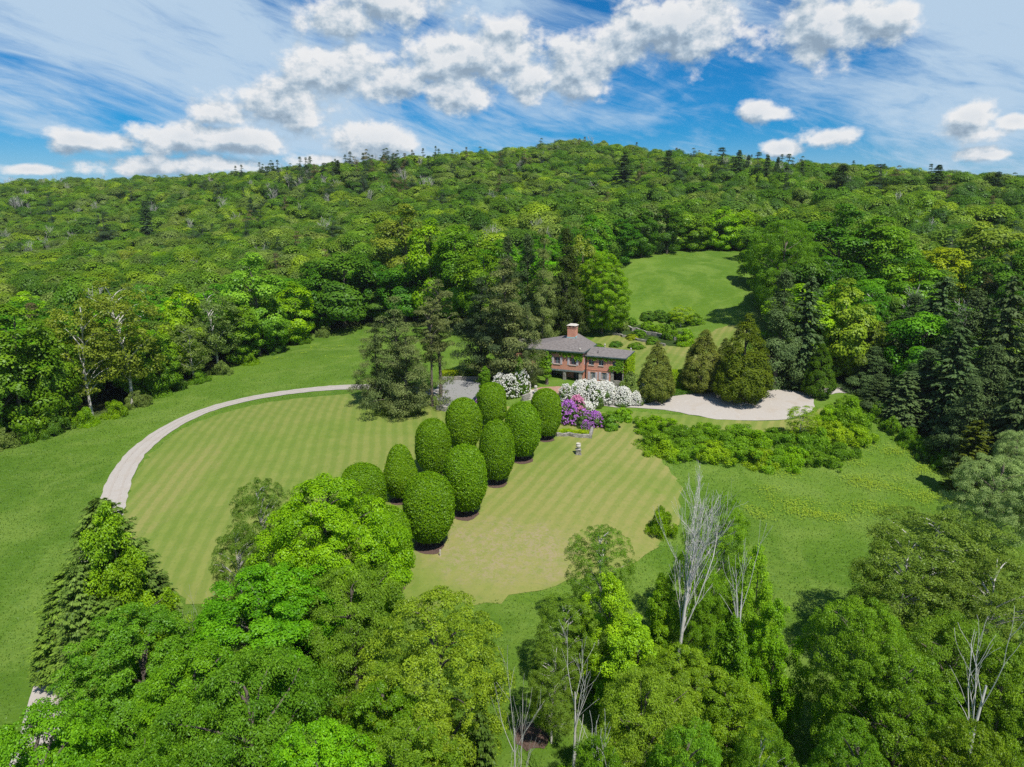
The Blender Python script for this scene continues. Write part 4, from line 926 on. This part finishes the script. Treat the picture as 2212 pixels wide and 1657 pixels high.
# ------------------------------------------------------------------ trees that stand out, each by itself
def T_(nm, pr, px, top, w, col, label, base=None, depth=None, group=None, cat='tree', **kw):
    return plant_px(nm, pr, px, top, w, col, label, base=base, depth=depth, group=group, cat=cat, **kw)
gy = 'dense upright yews and arborvitae by the gravel court'
T_('arborvitae','yew0',1415,738,80,'yew','dense upright evergreen at the right end of the white rhododendrons',base=866,group=gy)
T_('arborvitae','yew1',1516,712,92,'yew','dark broad evergreen behind the clipped hedge block',base=845,group=gy)
T_('arborvitae','yew0',1601,680,116,(.085,.115,.028),'largest dense evergreen standing in the middle of the gravel court',base=868,group=gy)
T_('arborvitae','yew1',1765,742,70,(.05,.10,.025),'upright evergreen at the far end of the gravel court',base=856,group=gy)
T_('arborvitae','yew1',1560,730,60,'yew','evergreen squeezed between the broad yew and the largest one',base=838,group=gy)
T_('spruce','loose2',1672,560,150,'spruce2','tall drooping spruce behind the gravel court beside the meadow',base=836)
T_('spruce','spruce1',1728,590,120,'spruce2','tall spruce directly behind the end of the gravel court',base=836)
T_('broad_tree','broad1',1805,600,125,(.15,.22,.045),'round yellow green tree behind the court spruces',base=815)
T_('red_tipped_tree','broad2',1862,690,90,(.11,.15,.04),'rusty green tree between the round tree and the dark spruces',base=830)
gs = 'dark spruces right of the gravel court'
for k, (px, top, w, dp) in enumerate([(1895,740,105,138),(1925,690,120,148),(1985,620,135,152),(2045,590,140,142),(2120,600,150,130),(2195,590,150,126),(2010,740,130,128),(2080,700,140,122),(2160,720,150,112),(1960,800,110,124),(1905,800,90,128),(2225,760,150,104),(2110,800,120,108)]):
    T_('spruce',('loose2', 'spruce0', 'loose2', 'spruce1')[k % 4],px,top,w*1.15,'spruce' if k % 3 else 'spruce2','tall dark spruce in the stand beyond the right field, %s counting rightwards' % ordw(sorted([1895,1925,1985,2045,2120,2195,2010,2080,2160,1960,1905,2225,2110]).index(px) + 1),depth=dp,group=gs)
T_('spruce','feather0',2085,905,110,(.075,.09,.035),'brownish green young spruce with cones at the right field edge',base=1075)
T_('flowering_tree','near_cherry',2165,985,170,'pale','pale whitish leafed tree at the right edge above the willow',depth=84)
T_('flowering_tree','near_cherry',2205,930,110,'pale','pale leafed tree cut by the right edge below the spruces',depth=96)
for k,(px,base,w,tall) in enumerate([(1895,905,60,40),(1925,935,50,38),(1960,960,50,40),(2000,985,56,44),(1880,885,60,36),(2035,1010,50,44)]):
    shrub_px(px,base,w,tall,'mid','leafy bush along the shaded edge of the right field, %s from the court' % ordw(k + 1),'bushes along the right field edge',pr='mound%d'%(k%2))
# middle: conifers left of the house
T_('larch','loose1',862,632,150,'hem','feathery dark conifer left of the twin pines, boughs to the ground',base=880)
T_('larch','loose0',818,690,105,'hem','lower feathery conifer at the bend of the driveway',base=872)
T_('larch','loose1',880,700,140,'hem','feathery conifer nearest the left lawn under the twin pines',base=893)
T_('low_juniper','mound0',835,858,44,(.07,.10,.05),'low spreading juniper at the foot of the feathery conifers',base=893)
T_('low_juniper','mound1',885,868,54,(.07,.10,.05),'low juniper spilling onto the lawn below the feathery conifers',base=893)
PROTO['pole_pine'] = None
def pole():
    V, F, ti, C, _ = crown(301, 26, 3.6, base=.42, ncl=80, cr=.95, nleaf=11000, leaf=.42, kind='round', flat=.5, asp=.35, lob=.5, hollow=.35, scatter=.8)
    proto('pole_pine', (V, F, ti), limbs(301, 26, 3.6, C, .42, 22, .42, .02), 26, 3.6, 'needle', 'bark')
pole()
T_('pole_pine','pole_pine',934,640,64,'hem','tall pine with a bare grey trunk, nearer of the two by the parking court',base=878)
T_('pole_pine','pole_pine',952,600,72,'hem','taller pine with a bare trunk, farther of the two by the parking court',base=858)
T_('pine','loose0',1092,548,185,'hem','huge dark pine with drooping boughs left of the house roof',base=822)
T_('pine','loose0',1040,590,130,'hem2','wide dark pine above the parking court',base=816)
T_('pine','loose0',1138,650,62,'hem','dark pine whose boughs cover the left end of the house',base=838)
T_('ivy_tree','near_vine_b',1048,790,40,'ivy','ivy smothered trunk beside the parking court',base=872)
T_('ivy_tree','near_vine_b',1122,770,30,'ivy','ivy smothered trunk below the huge dark pine',base=850)
T_('spruce','loose2',1098,486,100,'hem2','thin topped dark spruce behind the huge pine',depth=172)
T_('spruce','loose2',1140,482,105,'spruce','tall green spruce between the thin topped one and the blue one',depth=170)
T_('blue_spruce','loose0',1175,480,92,(.11,.14,.14),'blue grey conifer behind the chimney',depth=166)
T_('spruce','loose2',1222,470,112,(.05,.07,.05),'dark drooping spruce right of the blue conifer',base=722)
T_('broad_tree','broad0',1190,730,60,(.10,.125,.02),'small olive yew like tree just left of the chimney',depth=150)
T_('maple','near_maple_b',1300,540,108,'bright','broad bright green maple behind the house at the meadow corner',base=722)
T_('broad_tree','broad3',1262,500,70,'olive','olive tree behind the broad maple',depth=200)
T_('broad_tree','tall0',1050,520,110,'mid','green tree behind the wide dark pine',depth=190)
T_('broad_tree','tall1',985,480,120,'mid','tall mid green tree behind the twin pines',depth=205)
T_('maple','broad1',930,470,120,'bright','bright green maple crown above the twin pines',depth=215)
T_('broad_tree','tall0',870,440,110,'olive','pale olive tall tree above the feathery conifers',depth=240)
# left wood edge
gl = 'broad leafed trees along the left edge of the wood'
for k, (pr, px, top, w, col, base, dp, lb) in enumerate([
    ('broad0',745,540,150,'dark',706,None,'big dark maple at the wood edge left of the feathery conifers'),
    ('broad2',690,575,90,(.055,.15,.02),716,None,'dark maple left of the biggest one at the wood edge'),
    ('broad1',640,607,92,'bright',740,None,'bright green tree at the wood edge bending towards the meadow'),
    ('tall0',540,545,110,(.13,.25,.06),None,185,'pale topped tall tree behind the wood edge'),
    ('broad3',590,640,80,'mid',760,None,'mid green round tree at the wood edge'),
    ('tall1',520,640,90,'mid',785,None,'tall mid green tree leaning over the meadow'),
    ('airy0',470,620,100,'grey',800,None,'grey green loose tree at the wood edge'),
    ('broad1',385,612,92,'lime',None,165,'yellow green rounded tree showing behind the wood edge'),
    ('airy1',420,690,80,'grey',826,None,'low grey green tree at the wood edge'),
    ('airy0',285,600,150,'olive',872,None,'tall airy birch with a pale trunk'),
    ('airy0',200,640,130,'olive',898,None,'tall airy birch with a leaning pale trunk near the left edge'),
    ('tall1',60,650,150,(.11,.20,.03),945,None,'tall olive green tree at the left edge of the picture'),
    ('broad2',130,700,100,(.10,.18,.03),920,None,'olive green tree beside the leaning birch'),
    ('broad3',10,720,110,'dark',955,None,'dark green tree cut by the left edge'),
    ('broad0',140,590,100,'dark',None,145,'dark green crown behind the olive trees'),
    ('broad2',350,720,80,'mid',850,None,'low mid green tree at the wood edge')]):
    T_('leafy_tree', pr, px, top, w, col, lb, base=base, depth=dp, group=gl)
for k, (px, base, w, tall) in enumerate([(340,855,58,44),(300,878,50,36),(250,900,50,36),(380,842,46,28),(430,826,44,26),(480,808,46,30),(540,786,44,26),(600,762,44,26),(650,742,40,24),(700,726,36,22),(190,918,50,40),(120,938,60,44),(60,952,60,44),(10,968,60,46)]):
    shrub_px(px, base, w, tall, ('mid', 'grey', 'bright', 'dark')[k % 4], '%s bush at the foot of the left wood edge, %s of the row' % (('mid green', 'grey green', 'bright green', 'dark green')[k % 4], ordw(k + 1)), 'bushes along the left wood edge', pr='mound%d' % (k % 2))
# trees round the upper meadow and right wood
for pr, px, top, w, col, base, dp, lb in [
    ('broad1',1560,445,70,'bright',541,None,'bright green maple at the top of the far meadow'),('broad0',1604,450,56,'bright',541,None,'bright maple at the right top corner of the far meadow'),
    ('broad2',1500,462,70,'mid',542,None,'mid green tree at the top of the far meadow'),('tall1',1440,440,70,'dark',548,None,'dark tree at the top left of the far meadow'),
    ('tall0',1385,450,60,'dark',556,None,'dark narrow tree at the left corner of the far meadow'),('tall1',1340,470,70,(.05,.14,.03),572,None,'dark green tree leaning over the left side of the far meadow'),
    ('near_cherry',1700,470,150,'mid',None,185,'big green spreading tree right of the far meadow'),('broad3',1640,520,90,'mid',620,None,'green tree at the right edge of the far meadow'),
    ('broad0',1760,545,110,'dark',None,172,'dark rounded tree above the court spruces'),('tall0',1820,440,150,(.06,.15,.03),None,195,'wide dark green crown on the right slope'),
    ('tall1',1910,460,130,'mid',None,190,'mid green crown on the right slope'),('airy0',1890,620,105,(.085,.14,.06),None,162,'birch with white trunk and grey green leaves'),
    ('broad1',1985,560,130,(.12,.23,.03),None,172,'bright green spreading tree behind the dark spruces'),('broad2',2035,530,110,'yellow',None,190,'yellow green tree on the right slope'),
    ('broad3',2140,470,150,'olive',None,200,'olive green broad crown near the right edge'),('tall0',2200,520,120,'dark',None,170,'dark green tall tree at the right edge')]:
    T_('leafy_tree', pr, px, top, w, col, lb, base=base, depth=dp, group='trees around the far meadow and right slope')
# foreground
T_('spruce','near_spruce',215,1072,290,(.11,.165,.105),'blue grey spruce overgrown by yellow green vine beside the driveway',depth=60)
T_('spruce','near_spruce',150,1215,230,(.12,.18,.09),'outermost spruce of the clump with boughs over the driveway',depth=61)
T_('spruce','near_spruce',230,1290,240,(.11,.17,.08),'low wide spruce at the foot of the vine covered clump',depth=53)
T_('spruce','near_spruce',128,1320,165,(.12,.18,.09),'lowest spruce of the clump beside the reappearing driveway',depth=60)
T_('spruce','near_spruce',300,1195,200,(.10,.15,.10),'second lower top of the vine covered spruce clump',depth=58)
T_('spruce','near_spruce',165,1215,190,(.11,.16,.105),'blue grey spruce boughs overhanging the driveway',depth=54)
T_('vine_mass','near_vine',225,1078,150,(.15,.24,.02),'yellow green vine climbing the middle of the blue grey spruce',depth=57,cat='vine')
T_('vine_mass','near_vine',265,1200,160,(.14,.23,.02),'yellow green vine over the lower spruce',depth=55,cat='vine')
T_('maple','near_maple',705,1032,300,'bright','large bright green maple in front of the clipped trees',depth=59)
T_('cherry','near_airy',560,1032,130,(.085,.15,.05),'slim grey green tree left of the bright maple',depth=66)
T_('cherry','near_airy',510,1130,120,(.085,.15,.05),'low grey green crown on the dry left lawn edge',depth=61)
T_('maple','near_maple_b',272,1310,265,(.09,.185,.03),'dark green maple below the vine covered spruce',depth=46)
T_('maple','near_maple',70,1535,330,(.12,.25,.02),'bright maple in the bottom left corner',depth=33)
T_('maple','near_maple_b',560,1225,340,(.10,.24,.018),'wide bright green maple in the lower middle left',depth=50)
T_('maple','near_maple',420,1400,290,(.105,.21,.02),'green maple crown between the dark maple and the wide one',depth=41)
T_('oak','near_cherry',520,1440,380,(.075,.165,.028),'darker narrow leafed tree low in the foreground',depth=38)
T_('oak','near_cherry',755,1225,240,(.12,.20,.045),'light olive tree right of the wide bright maple',depth=52)
T_('oak','near_oak',930,1285,330,(.175,.245,.045),'big yellow green oak crown in the lower middle',depth=42)
T_('maple','near_maple_b',680,1560,300,(.12,.27,.015),'bright crown at the bottom edge below the olive tree',depth=33)
T_('maple','near_maple',820,1480,260,(.105,.205,.02),'green crown low in front of the olive tree',depth=38)
T_('oak','near_oak',880,1560,260,(.12,.20,.035),'oak crown at the bottom edge left of the dead sapling',depth=34)
T_('hemlock','feather0',1040,1530,120,(.06,.10,.05),'grey green hemlock at the bottom middle',depth=38)
T_('oak','near_oak',300,1600,280,(.08,.18,.02),'shaded green crown at the bottom left',depth=32)
# right foreground
T_('locust','near_airy',1300,1135,130,(.13,.22,.05),'thin open crowned tree with a crooked trunk over the dry lawn',depth=62)
T_('locust','near_airy',1225,1290,130,(.12,.18,.045),'loose olive crown over the shaded grass',depth=56)
T_('locust','near_airy',1195,1395,120,(.12,.18,.05),'low loose olive crown beside the dead snag',depth=50)
gv = 'vine covered trees in the right foreground'
for k, (pr, px, top, w, dp, col, lb) in enumerate([('near_vine',1320,1235,130,56,(.19,.30,.02),'vine column right of the loose olive crown'),('near_vine',1375,1330,150,51,(.18,.29,.025),'bulging yellow green vine mound in the right foreground'),
    ('near_vine_b',1430,1235,80,57,(.14,.26,.02),'vine at the foot of the tall white dead tree'),('near_airy',1560,1065,150,62,(.15,.25,.03),'airy light green tree right of the tall white dead tree'),
    ('near_cherry',1500,1190,140,58,(.13,.235,.025),'leafy light green crown behind the tall white dead tree'),('near_vine',1640,1170,100,58,(.15,.26,.03),'vine covered tree right of the leaning snag'),
    ('near_vine',1685,1290,100,53,(.15,.27,.02),'yellow green vine heap beside the dark shade'),('near_vine_b',1590,1330,110,50,(.11,.22,.02),'dark vine column below the snag')]):
    T_('vine_tree', pr, px, top, w, col, lb, depth=dp, group=gv)
for pr, px, top, w, col, dp, lb in [('near_maple_b',1480,1400,200,(.125,.195,.025),46,'dark green leafy crown in the lower right middle'),('near_cherry',1400,1450,230,(.15,.22,.045),41,'yellow olive crown at the bottom right middle'),
    ('near_maple_b',1590,1470,220,(.125,.195,.02),42,'green crown below the leaning snag'),('near_airy',1660,1560,150,(.10,.19,.035),36,'loose green crown at the bottom beside the dark shade'),
    ('near_oak',1500,1560,200,(.10,.20,.03),35,'green oak crown at the bottom edge'),('near_cherry',1880,1295,200,(.13,.24,.03),49,'bright green upright tree in front of the willow'),
    ('near_oak',1960,1400,260,(.11,.21,.03),43,'green crown below the willow'),('near_airy',2035,1105,300,(.13,.175,.075),62,'large grey olive willow like tree on the right'),
    ('near_airy',1960,1160,200,(.12,.18,.06),60,'left bough mass of the grey olive tree'),('near_airy',2150,1200,220,(.12,.165,.065),57,'grey olive crown at the right edge'),
    ('near_cherry',2080,1330,230,(.11,.19,.035),48,'olive green crown below the grey olive tree'),('near_maple_b',2190,1390,200,(.12,.185,.02),44,'dark green crown at the right edge'),
    ('near_maple_b',2120,1560,230,(.11,.165,.02),35,'shaded green crown at the bottom right corner'),('near_oak',1850,1560,220,(.09,.18,.025),35,'green crown at the bottom right'),
    ('near_maple_b',1290,1590,180,(.09,.17,.02),32,'shaded green crown at the bottom behind the dead trees')]:
    T_('leafy_tree', pr, px, top, w, col, lb, depth=dp, group='leafy trees in the right foreground')
gd = 'dead pale trees in the foreground'
for pr, px, top, w, dp, lb in [('fan',1487,1035,170,55,'tall white dead tree with a fan of bare branches'),('snag',1625,1165,75,50,'slender forked dead snag with pale bark'),('snag',1245,1375,80,43,'broken dead trunk with side stubs over the shade'),
    ('dead0',1120,1440,110,38,'small dead sapling near the bare soil patch'),('snag',2150,1345,120,40,'crooked pale dead tree in the bottom right'),
    ('snag',1290,1560,120,33,'leaning dead trunk at the bottom edge'),('dead1',1575,1060,60,62,'thin dead stem right of the tall white dead tree')]:
    T_('dead_tree', pr, px, top, w, (.5,.5,.5), lb, depth=dp, group=gd, cat='dead tree', leafname='branches')
for pr, px, top, w, dp, lb in [('dead0',425,1275,70,52,'bare shrub with reddish twigs beside the vine covered spruce'),('dead2',385,1320,70,50,'pale bare shrub below the spruce'),('dead0',690,1275,60,54,'bare grey twigs between the green crowns')]:
    T_('bare_shrub', pr, px, top, w, (.5,.5,.5), lb, depth=dp, cat='bare shrub', leafname='branches')

# ------------------------------------------------------------------ the wood: nearest trees one by one, the rest as one mass
rg = np.random.default_rng(77)
cand = []
yy = 92.0
while yy < 780:
    sp = 8.0 if yy < 280 else 11.0
    xr = yy * .86 + 30; xs_ = np.arange(-xr, xr, sp)
    X = xs_ + rg.uniform(-.38, .38, len(xs_)) * sp; Y = yy + rg.uniform(-.38, .38, len(xs_)) * sp
    cand.append(np.stack([X, Y], 1)); yy += sp * .92
cand = np.concatenate(cand)
ok = ~inside(cand[:, 0], cand[:, 1], open_poly); cand = cand[ok]
cand = cand[edge_dist(cand[:, 0], cand[:, 1], open_poly) > 4.0]
pl = np.array([p for p in PLACED if p[2] > 2])
dd = np.sqrt(((cand[:, None, :] - pl[None, :, :2]) ** 2).sum(-1)); cand = cand[(dd > pl[None, :, 2] * .75 + 2.0).all(1)]
# leave out what no line of sight reaches (behind the ridges)
Zc = hh(cand[:, 0], cand[:, 1]); vis = np.ones(len(cand), bool)
for s in np.linspace(.5, .985, 40):
    gx, gy_ = cand[:, 0] * s, cand[:, 1] * s; zl = CAMZ + (Zc + 17 - CAMZ) * s
    tall_ = np.where(inside(gx, gy_, open_poly), 0, 9); vis &= zl > hh(gx, gy_) + tall_ - 2
cand = cand[vis]; Zc = Zc[vis]
dist = np.hypot(cand[:, 0], cand[:, 1]); o_ = np.argsort(dist); cand, Zc, dist = cand[o_], Zc[o_], dist[o_]
u = rg.random(len(cand)); rpx = 1106 + FOC * cand[:, 0] / (cand[:, 1] * math.cos(PITCH) + (CAMZ - Zc) * math.sin(PITCH))
patch = np.sin(cand[:, 0] * .021 + 1) * np.sin(cand[:, 1] * .017 + cand[:, 0] * .008) * .5 + .5
ridge_x = (rpx > 560) & (rpx < 960) & (dist > 440)
right_dark = (cand[:, 0] > 55) & (cand[:, 1] < 165) & (rpx > 1850)
pev = .04 + .09 * (patch > .72) + .22 * ridge_x + .15 * right_dark
kind = np.where(u < pev, 1, np.where(u > .978 - .09 * ridge_x - .05 * (patch < .25), 2, 0))
PAL = [(n_, (a_ * 1.08, b_ * 1.1, c_ * 1.4)) for n_, (a_, b_, c_) in [('dark green', (.045,.125,.018)), ('mid green', (.075,.185,.020)), ('fresh green', (.105,.255,.016)), ('olive green', (.115,.185,.040)), ('yellow green', (.175,.29,.016)), ('grey green', (.095,.16,.06))]]
def zone(px, i=None):
    lv = '' if i is None else ('low on the ', 'midway up the ', 'high on the ')[(dist[i] > 240) + (dist[i] > 370)]
    return lv + zone0(px)
def zone0(px):
    return 'left hillside' if px < 560 else 'hillside behind the feathery conifers' if px < 1150 else 'slope above the far meadow' if px < 1640 else 'right hand wood'
nb = 0; ne = 0; nd = 0; far = []; far_e = []; far_d = []
protos_b = ['broad0', 'broad1', 'broad2', 'broad3', 'tall0', 'tall1', 'airy0', 'airy1']
for i in range(len(cand)):
    x, y = cand[i]; z = Zc[i]
    if kind[i] == 0:
        Ht = rg.uniform(11.5, 19.5) * (1.0 if dist[i] < 350 else .88); Rw = rg.uniform(4.8, 7.6); pi_ = int(rg.choice(8, p=[.17,.17,.17,.16,.1,.1,.06,.07]))
        if nb < 240:
            ci = int(rg.choice(6, p=[.2,.26,.2,.14,.09,.11])); cn, cc = PAL[ci]; zn = zone(rpx[i], i); 
            plant('leafy_tree', protos_b[pi_], x, y, H=Ht, Rw=Rw, color=cc, label='%s round crowned tree in the wood %s' % (cn, zn), group='%s trees %s' % (cn, zn), z=z); nb += 1
        else: far.append((x, y, z - .3, Rw * rg.uniform(1.05, 1.6), Ht, int(rg.integers(5))))
    elif kind[i] == 1:
        Ht = rg.uniform(15, 20) * (1.12 if ridge_x[i] else 1.0); Rw = rg.uniform(3.0, 4.6)
        if ne < 260:
            pr = 'spruce%d' % rg.integers(2) if right_dark[i] else ('pine%d' % rg.integers(2)); zn = zone(rpx[i], i)
            plant('pine', pr, x, y, H=Ht, Rw=Rw, color='spruce' if right_dark[i] else ('pinec' if rg.random() < .75 else 'brown'), label='dark evergreen among leafy crowns %s' % zn, group='evergreens %s' % zn, z=z); ne += 1
        else: far_e.append((x, y, z, Rw, Ht, 0))
    else:
        if nd < 230:
            zn = zone(rpx[i], i)
            plant('dead_tree', 'bare%d' % rg.integers(2), x, y, H=rg.uniform(15, 18.5), Rw=rg.uniform(2.6, 4), color=(.5,.5,.5), label='bare pale tree among the leafy crowns %s' % zn, cat='dead tree', group='bare trees %s' % zn, z=z, leafname='branches'); nd += 1
        else: far.append((x, y, z - .3, 5.5, 15, 0))
# tall pines seen against the sky
for k, (px, top, w, dp) in enumerate(sorted([(1447,314,46,440),(1560,316,40,420),(1598,320,34,415),(1618,326,28,420),(1640,326,30,410),(1660,332,26,400),(1682,330,28,400),(1705,330,28,395),(1735,345,22,390),(1822,345,80,350),(1900,352,50,350),(2030,352,44,345),(2160,362,44,335),
        (700,350,30,520),(728,344,30,520),(790,346,30,515),(850,344,28,510),(590,362,28,560),(520,372,22,580),(430,374,26,600),(760,350,26,520),(665,356,24,540),(880,342,26,510),(1000,338,30,515),(1350,330,60,420),(540,418,30,430),(310,430,34,420),(225,455,40,400),(500,480,36,380),(570,505,34,330)])):
    T_('pine', ('pine1', 'spruce1', 'loose2')[k % 3], px, top + 1, w * 1.45, 'pinec', 'dark pine rising above the hill crowns, %s from the left' % ordw(k + 1), depth=dp, group='tall pines rising over the hill')
print('individual', nb, ne, nd, 'mass', len(far), len(far_e))

# one mass of far crowns: points carrying size, turn and kind; the crowns placed on them are the same real meshes
def mass(name, data, protos, mat, seed):
    A = np.array(data, float); me = bpy.data.meshes.new(name); me.vertices.add(len(A)); me.vertices.foreach_set('co', A[:, :3].ravel().astype(np.float32))
    rg = np.random.default_rng(seed)
    scl = np.array([(r / PROTO[protos[int(k)]]['R'], r / PROTO[protos[int(k)]]['R'], t / PROTO[protos[int(k)]]['H']) for x, y, z, r, t, k in A], np.float32)
    a = me.attributes.new('scl', 'FLOAT_VECTOR', 'POINT'); a.data.foreach_set('vector', scl.ravel())
    rot = np.zeros((len(A), 3), np.float32); rot[:, 2] = rg.random(len(A)) * 6.283
    a = me.attributes.new('rot', 'FLOAT_VECTOR', 'POINT'); a.data.foreach_set('vector', rot.ravel())
    o = link(name, me)
    for k, pn in enumerate(protos):
        a = me.attributes.new('is%d' % k, 'BOOLEAN', 'POINT'); a.data.foreach_set('value', A[:, 5].astype(int) == k)
    ng = bpy.data.node_groups.new(name, 'GeometryNodeTree')
    ng.interface.new_socket('Geometry', in_out='INPUT', socket_type='NodeSocketGeometry'); ng.interface.new_socket('Geometry', in_out='OUTPUT', socket_type='NodeSocketGeometry')
    gi = ng.nodes.new('NodeGroupInput'); go = ng.nodes.new('NodeGroupOutput'); jn = ng.nodes.new('GeometryNodeJoinGeometry')
    def na(nm, t):
        n = ng.nodes.new('GeometryNodeInputNamedAttribute'); n.data_type = t; n.inputs['Name'].default_value = nm
        return [s for s in n.outputs if s.enabled and s.name == 'Attribute'][0]
    for k, pn in enumerate(protos):
        src = next(ob for ob in bpy.data.objects if ob.type == 'MESH' and ob.data == PROTO[pn]['crown'])
        oi = ng.nodes.new('GeometryNodeObjectInfo'); oi.transform_space = 'ORIGINAL'; oi.inputs['Object'].default_value = src
        ip = ng.nodes.new('GeometryNodeInstanceOnPoints')
        ng.links.new(gi.outputs[0], ip.inputs['Points']); ng.links.new(na('is%d' % k, 'BOOLEAN'), ip.inputs['Selection']); ng.links.new(oi.outputs['Geometry'], ip.inputs['Instance'])
        ng.links.new(na('scl', 'FLOAT_VECTOR'), ip.inputs['Scale']); ng.links.new(na('rot', 'FLOAT_VECTOR'), ip.inputs['Rotation']); 
        sm = ng.nodes.new('GeometryNodeSetMaterial'); sm.inputs['Material'].default_value = mat
        ng.links.new(ip.outputs[0], sm.inputs[0]); ng.links.new(sm.outputs[0], jn.inputs[0])
    ng.links.new(jn.outputs[0], go.inputs[0])
    md = o.modifiers.new('crowns', 'NODES'); md.node_group = ng
    return o
protos_f = ['far%d' % i for i in range(5)]
for k in range(5): T_('leafy_tree', protos_f[k], 180 + 90 * k, 520 + 8 * k, 60, ('mid', 'olive', 'bright', 'yellow', 'dark')[k], '%s full crowned tree on the near slope of the left hill' % ('mid green', 'olive', 'bright green', 'yellow green', 'dark green')[k], depth=330, group='full crowned trees on the left slope')
o = mass('distant_wood', far, protos_f, M['forest_leaf'], 3)
tag(o, 'far leafy wood closing over the hills to the skyline', 'wood', kind='stuff')

# ------------------------------------------------------------------ grass tufts and weeds
def tufts(name, n, region, col_mat, hgt, wd, seed, cond=None):
    rg = np.random.default_rng(seed); P = []
    lo, hi = region.min(0), region.max(0)
    q = lo + rg.random((n * 3, 2)) * (hi - lo)
    q = q[rg.random(len(q)) < np.clip((70 / np.maximum(q[:, 1], 30)) ** 1.2, 0, 1)]
    q = q[rg.random(len(q)) < np.clip((215 - q[:, 1]) / 110, 0, 1)]
    q = q[inside(q[:, 0], q[:, 1], region)]
    if cond is not None: q = q[cond(q[:, 0], q[:, 1])]
    q = q[:n]; z = surf_z(q[:, 0], q[:, 1]); m = len(q); a = rg.random(m) * 6.28; w = wd * (.6 + .8 * rg.random(m)); hg = hgt * (.5 + rg.random(m)) * (1 + q[:, 1] / 300)
    sx, sy = np.cos(a) * w, np.sin(a) * w; lx, ly = rg.normal(size=(2, m)) * hg * .45
    b = np.stack([q[:, 0], q[:, 1], z - .03], 1)
    V = np.stack([b + np.stack([-sx, -sy, 0 * z], 1), b + np.stack([sx, sy, 0 * z], 1), b + np.stack([sx * .3 + lx, sy * .3 + ly, hg], 1), b + np.stack([-sx * .3 + lx, -sy * .3 + ly, hg * .96], 1)], 1).reshape(-1, 3)
    return quad_mesh(name, V, np.arange(4 * m).reshape(-1, 4), col_mat, rg.random(m))
M['grassblade'] = material('grass_blade', lambda T: leaf_shader(T, T.mix(T.add('ShaderNodeAttribute', attribute_name='tint').outputs['Fac'], (.078, .155, .014), (.110, .195, .022)), .3, .01))
lawn_w = smooth_loop(G(lawn_pts), 2); drive_w = ribbon(drive_c, 6.2, 4.4); verge_w = G([(1385,890),(1500,900),(1640,912),(1740,905),(1800,875),(1815,895),(1770,925),(1640,935),(1500,925),(1400,918)])
fld = np.array([[-95, 32], [-20, 40], [60, 34], [95, 80], [110, 120], [60, 128], [0, 125], [-5, 150], [-10, 215], [-45, 215], [-110, 150], [-120, 70]])
notl = lambda x, y: ~inside(x, y, lawn_w) & ~inside(x, y, drive_w) & ~inside(x, y, court) & ~inside(x, y, verge_w)
tag(link('long_grass', tufts('long_grass', 170000, fld, M['grassblade'], .12, .06, 5, notl)), 'uncut long green grass of the meadow and field', 'grass', kind='stuff')
def weeds(name, spots, n, mat, sz, label, seed):
    rg = np.random.default_rng(seed); P = []
    for (px, py, rx, ry) in spots:
        c = at(px, py); e = at(px + rx, py); rr = max(abs(e[0] - c[0]), 1.0); f = at(px, py - ry); r2 = max(abs(f[1] - c[1]), 1.0)
        k = int(n * rr * r2 / 30); a = rg.random(k) * 6.28; r = rg.random(k) ** .6
        x = c[0] + rr * r * np.cos(a) * (1 + .3 * np.sin(3 * a)); y = c[1] + r2 * r * np.sin(a) * (1 + .3 * np.cos(2 * a))
        m = max(3, k // 7); ci = rg.integers(0, m, k); x, y = x[ci] + rg.normal(size=k) * .6, y[ci] + rg.normal(size=k) * .6
        P.append(np.stack([x, y, surf_z(x, y) + .18 + rg.random(len(x)) * .2], 1))
    P = np.concatenate(P); V, F = leaves(rg, P, np.array([0, -.2, 1.]) + rdir(rg, len(P)) * .4, sz * (.7 + .6 * rg.random(len(P))), .8)
    tag(link(name, quad_mesh(name, V, F, mat, rg.random(len(F)))), label, 'weeds', kind='stuff')
weeds('yellow_weeds', [(1890,1045,60,22),(1850,1040,30,12),(1720,1095,55,26),(1745,1112,40,10),(2010,1075,60,20),(1850,1000,26,12),(1990,1015,40,12),(1810,1120,50,12),(1640,1110,30,16),(1930,975,60,12),(1880,1100,60,16),(1660,1060,24,10),(1700,1025,40,8)], 1700, M['yellow_bloom'], .17, 'patches of low yellow green weeds in the right hand field', 4)
weeds('buttercups', [(690,755,50,10),(750,745,60,8),(620,772,40,6),(560,790,40,6),(740,770,40,5),(1440,549,60,5),(1480,553,40,4),(1400,557,30,4)], 45, M['yellow_bloom'], .26, 'thin drifts of yellow buttercups in the meadows', 6)

# thin summer air over the whole place
M['haze'] = bpy.data.materials.new('haze'); M['haze'].use_nodes = True; M['haze'].node_tree.nodes.clear(); T = NT(M['haze'].node_tree)
v_ = T.add('ShaderNodeVolumePrincipled', {'Color': (.80, .88, 1.0, 1), 'Density': .00006, 'Anisotropy': .2}); o_ = T.n.new('ShaderNodeOutputMaterial'); T.l.new(v_.outputs[0], o_.inputs['Volume'])
lowest = float(GZ[(np.abs(GX) < 1100) & (GY > -200) & (GY < 1600)].min()) - 1
tag(MB().box(-1000, 1000, -150, 1500, lowest, 118).build('haze', M['haze']), 'thin pale summer haze in the air over the hills', 'haze', kind='stuff')
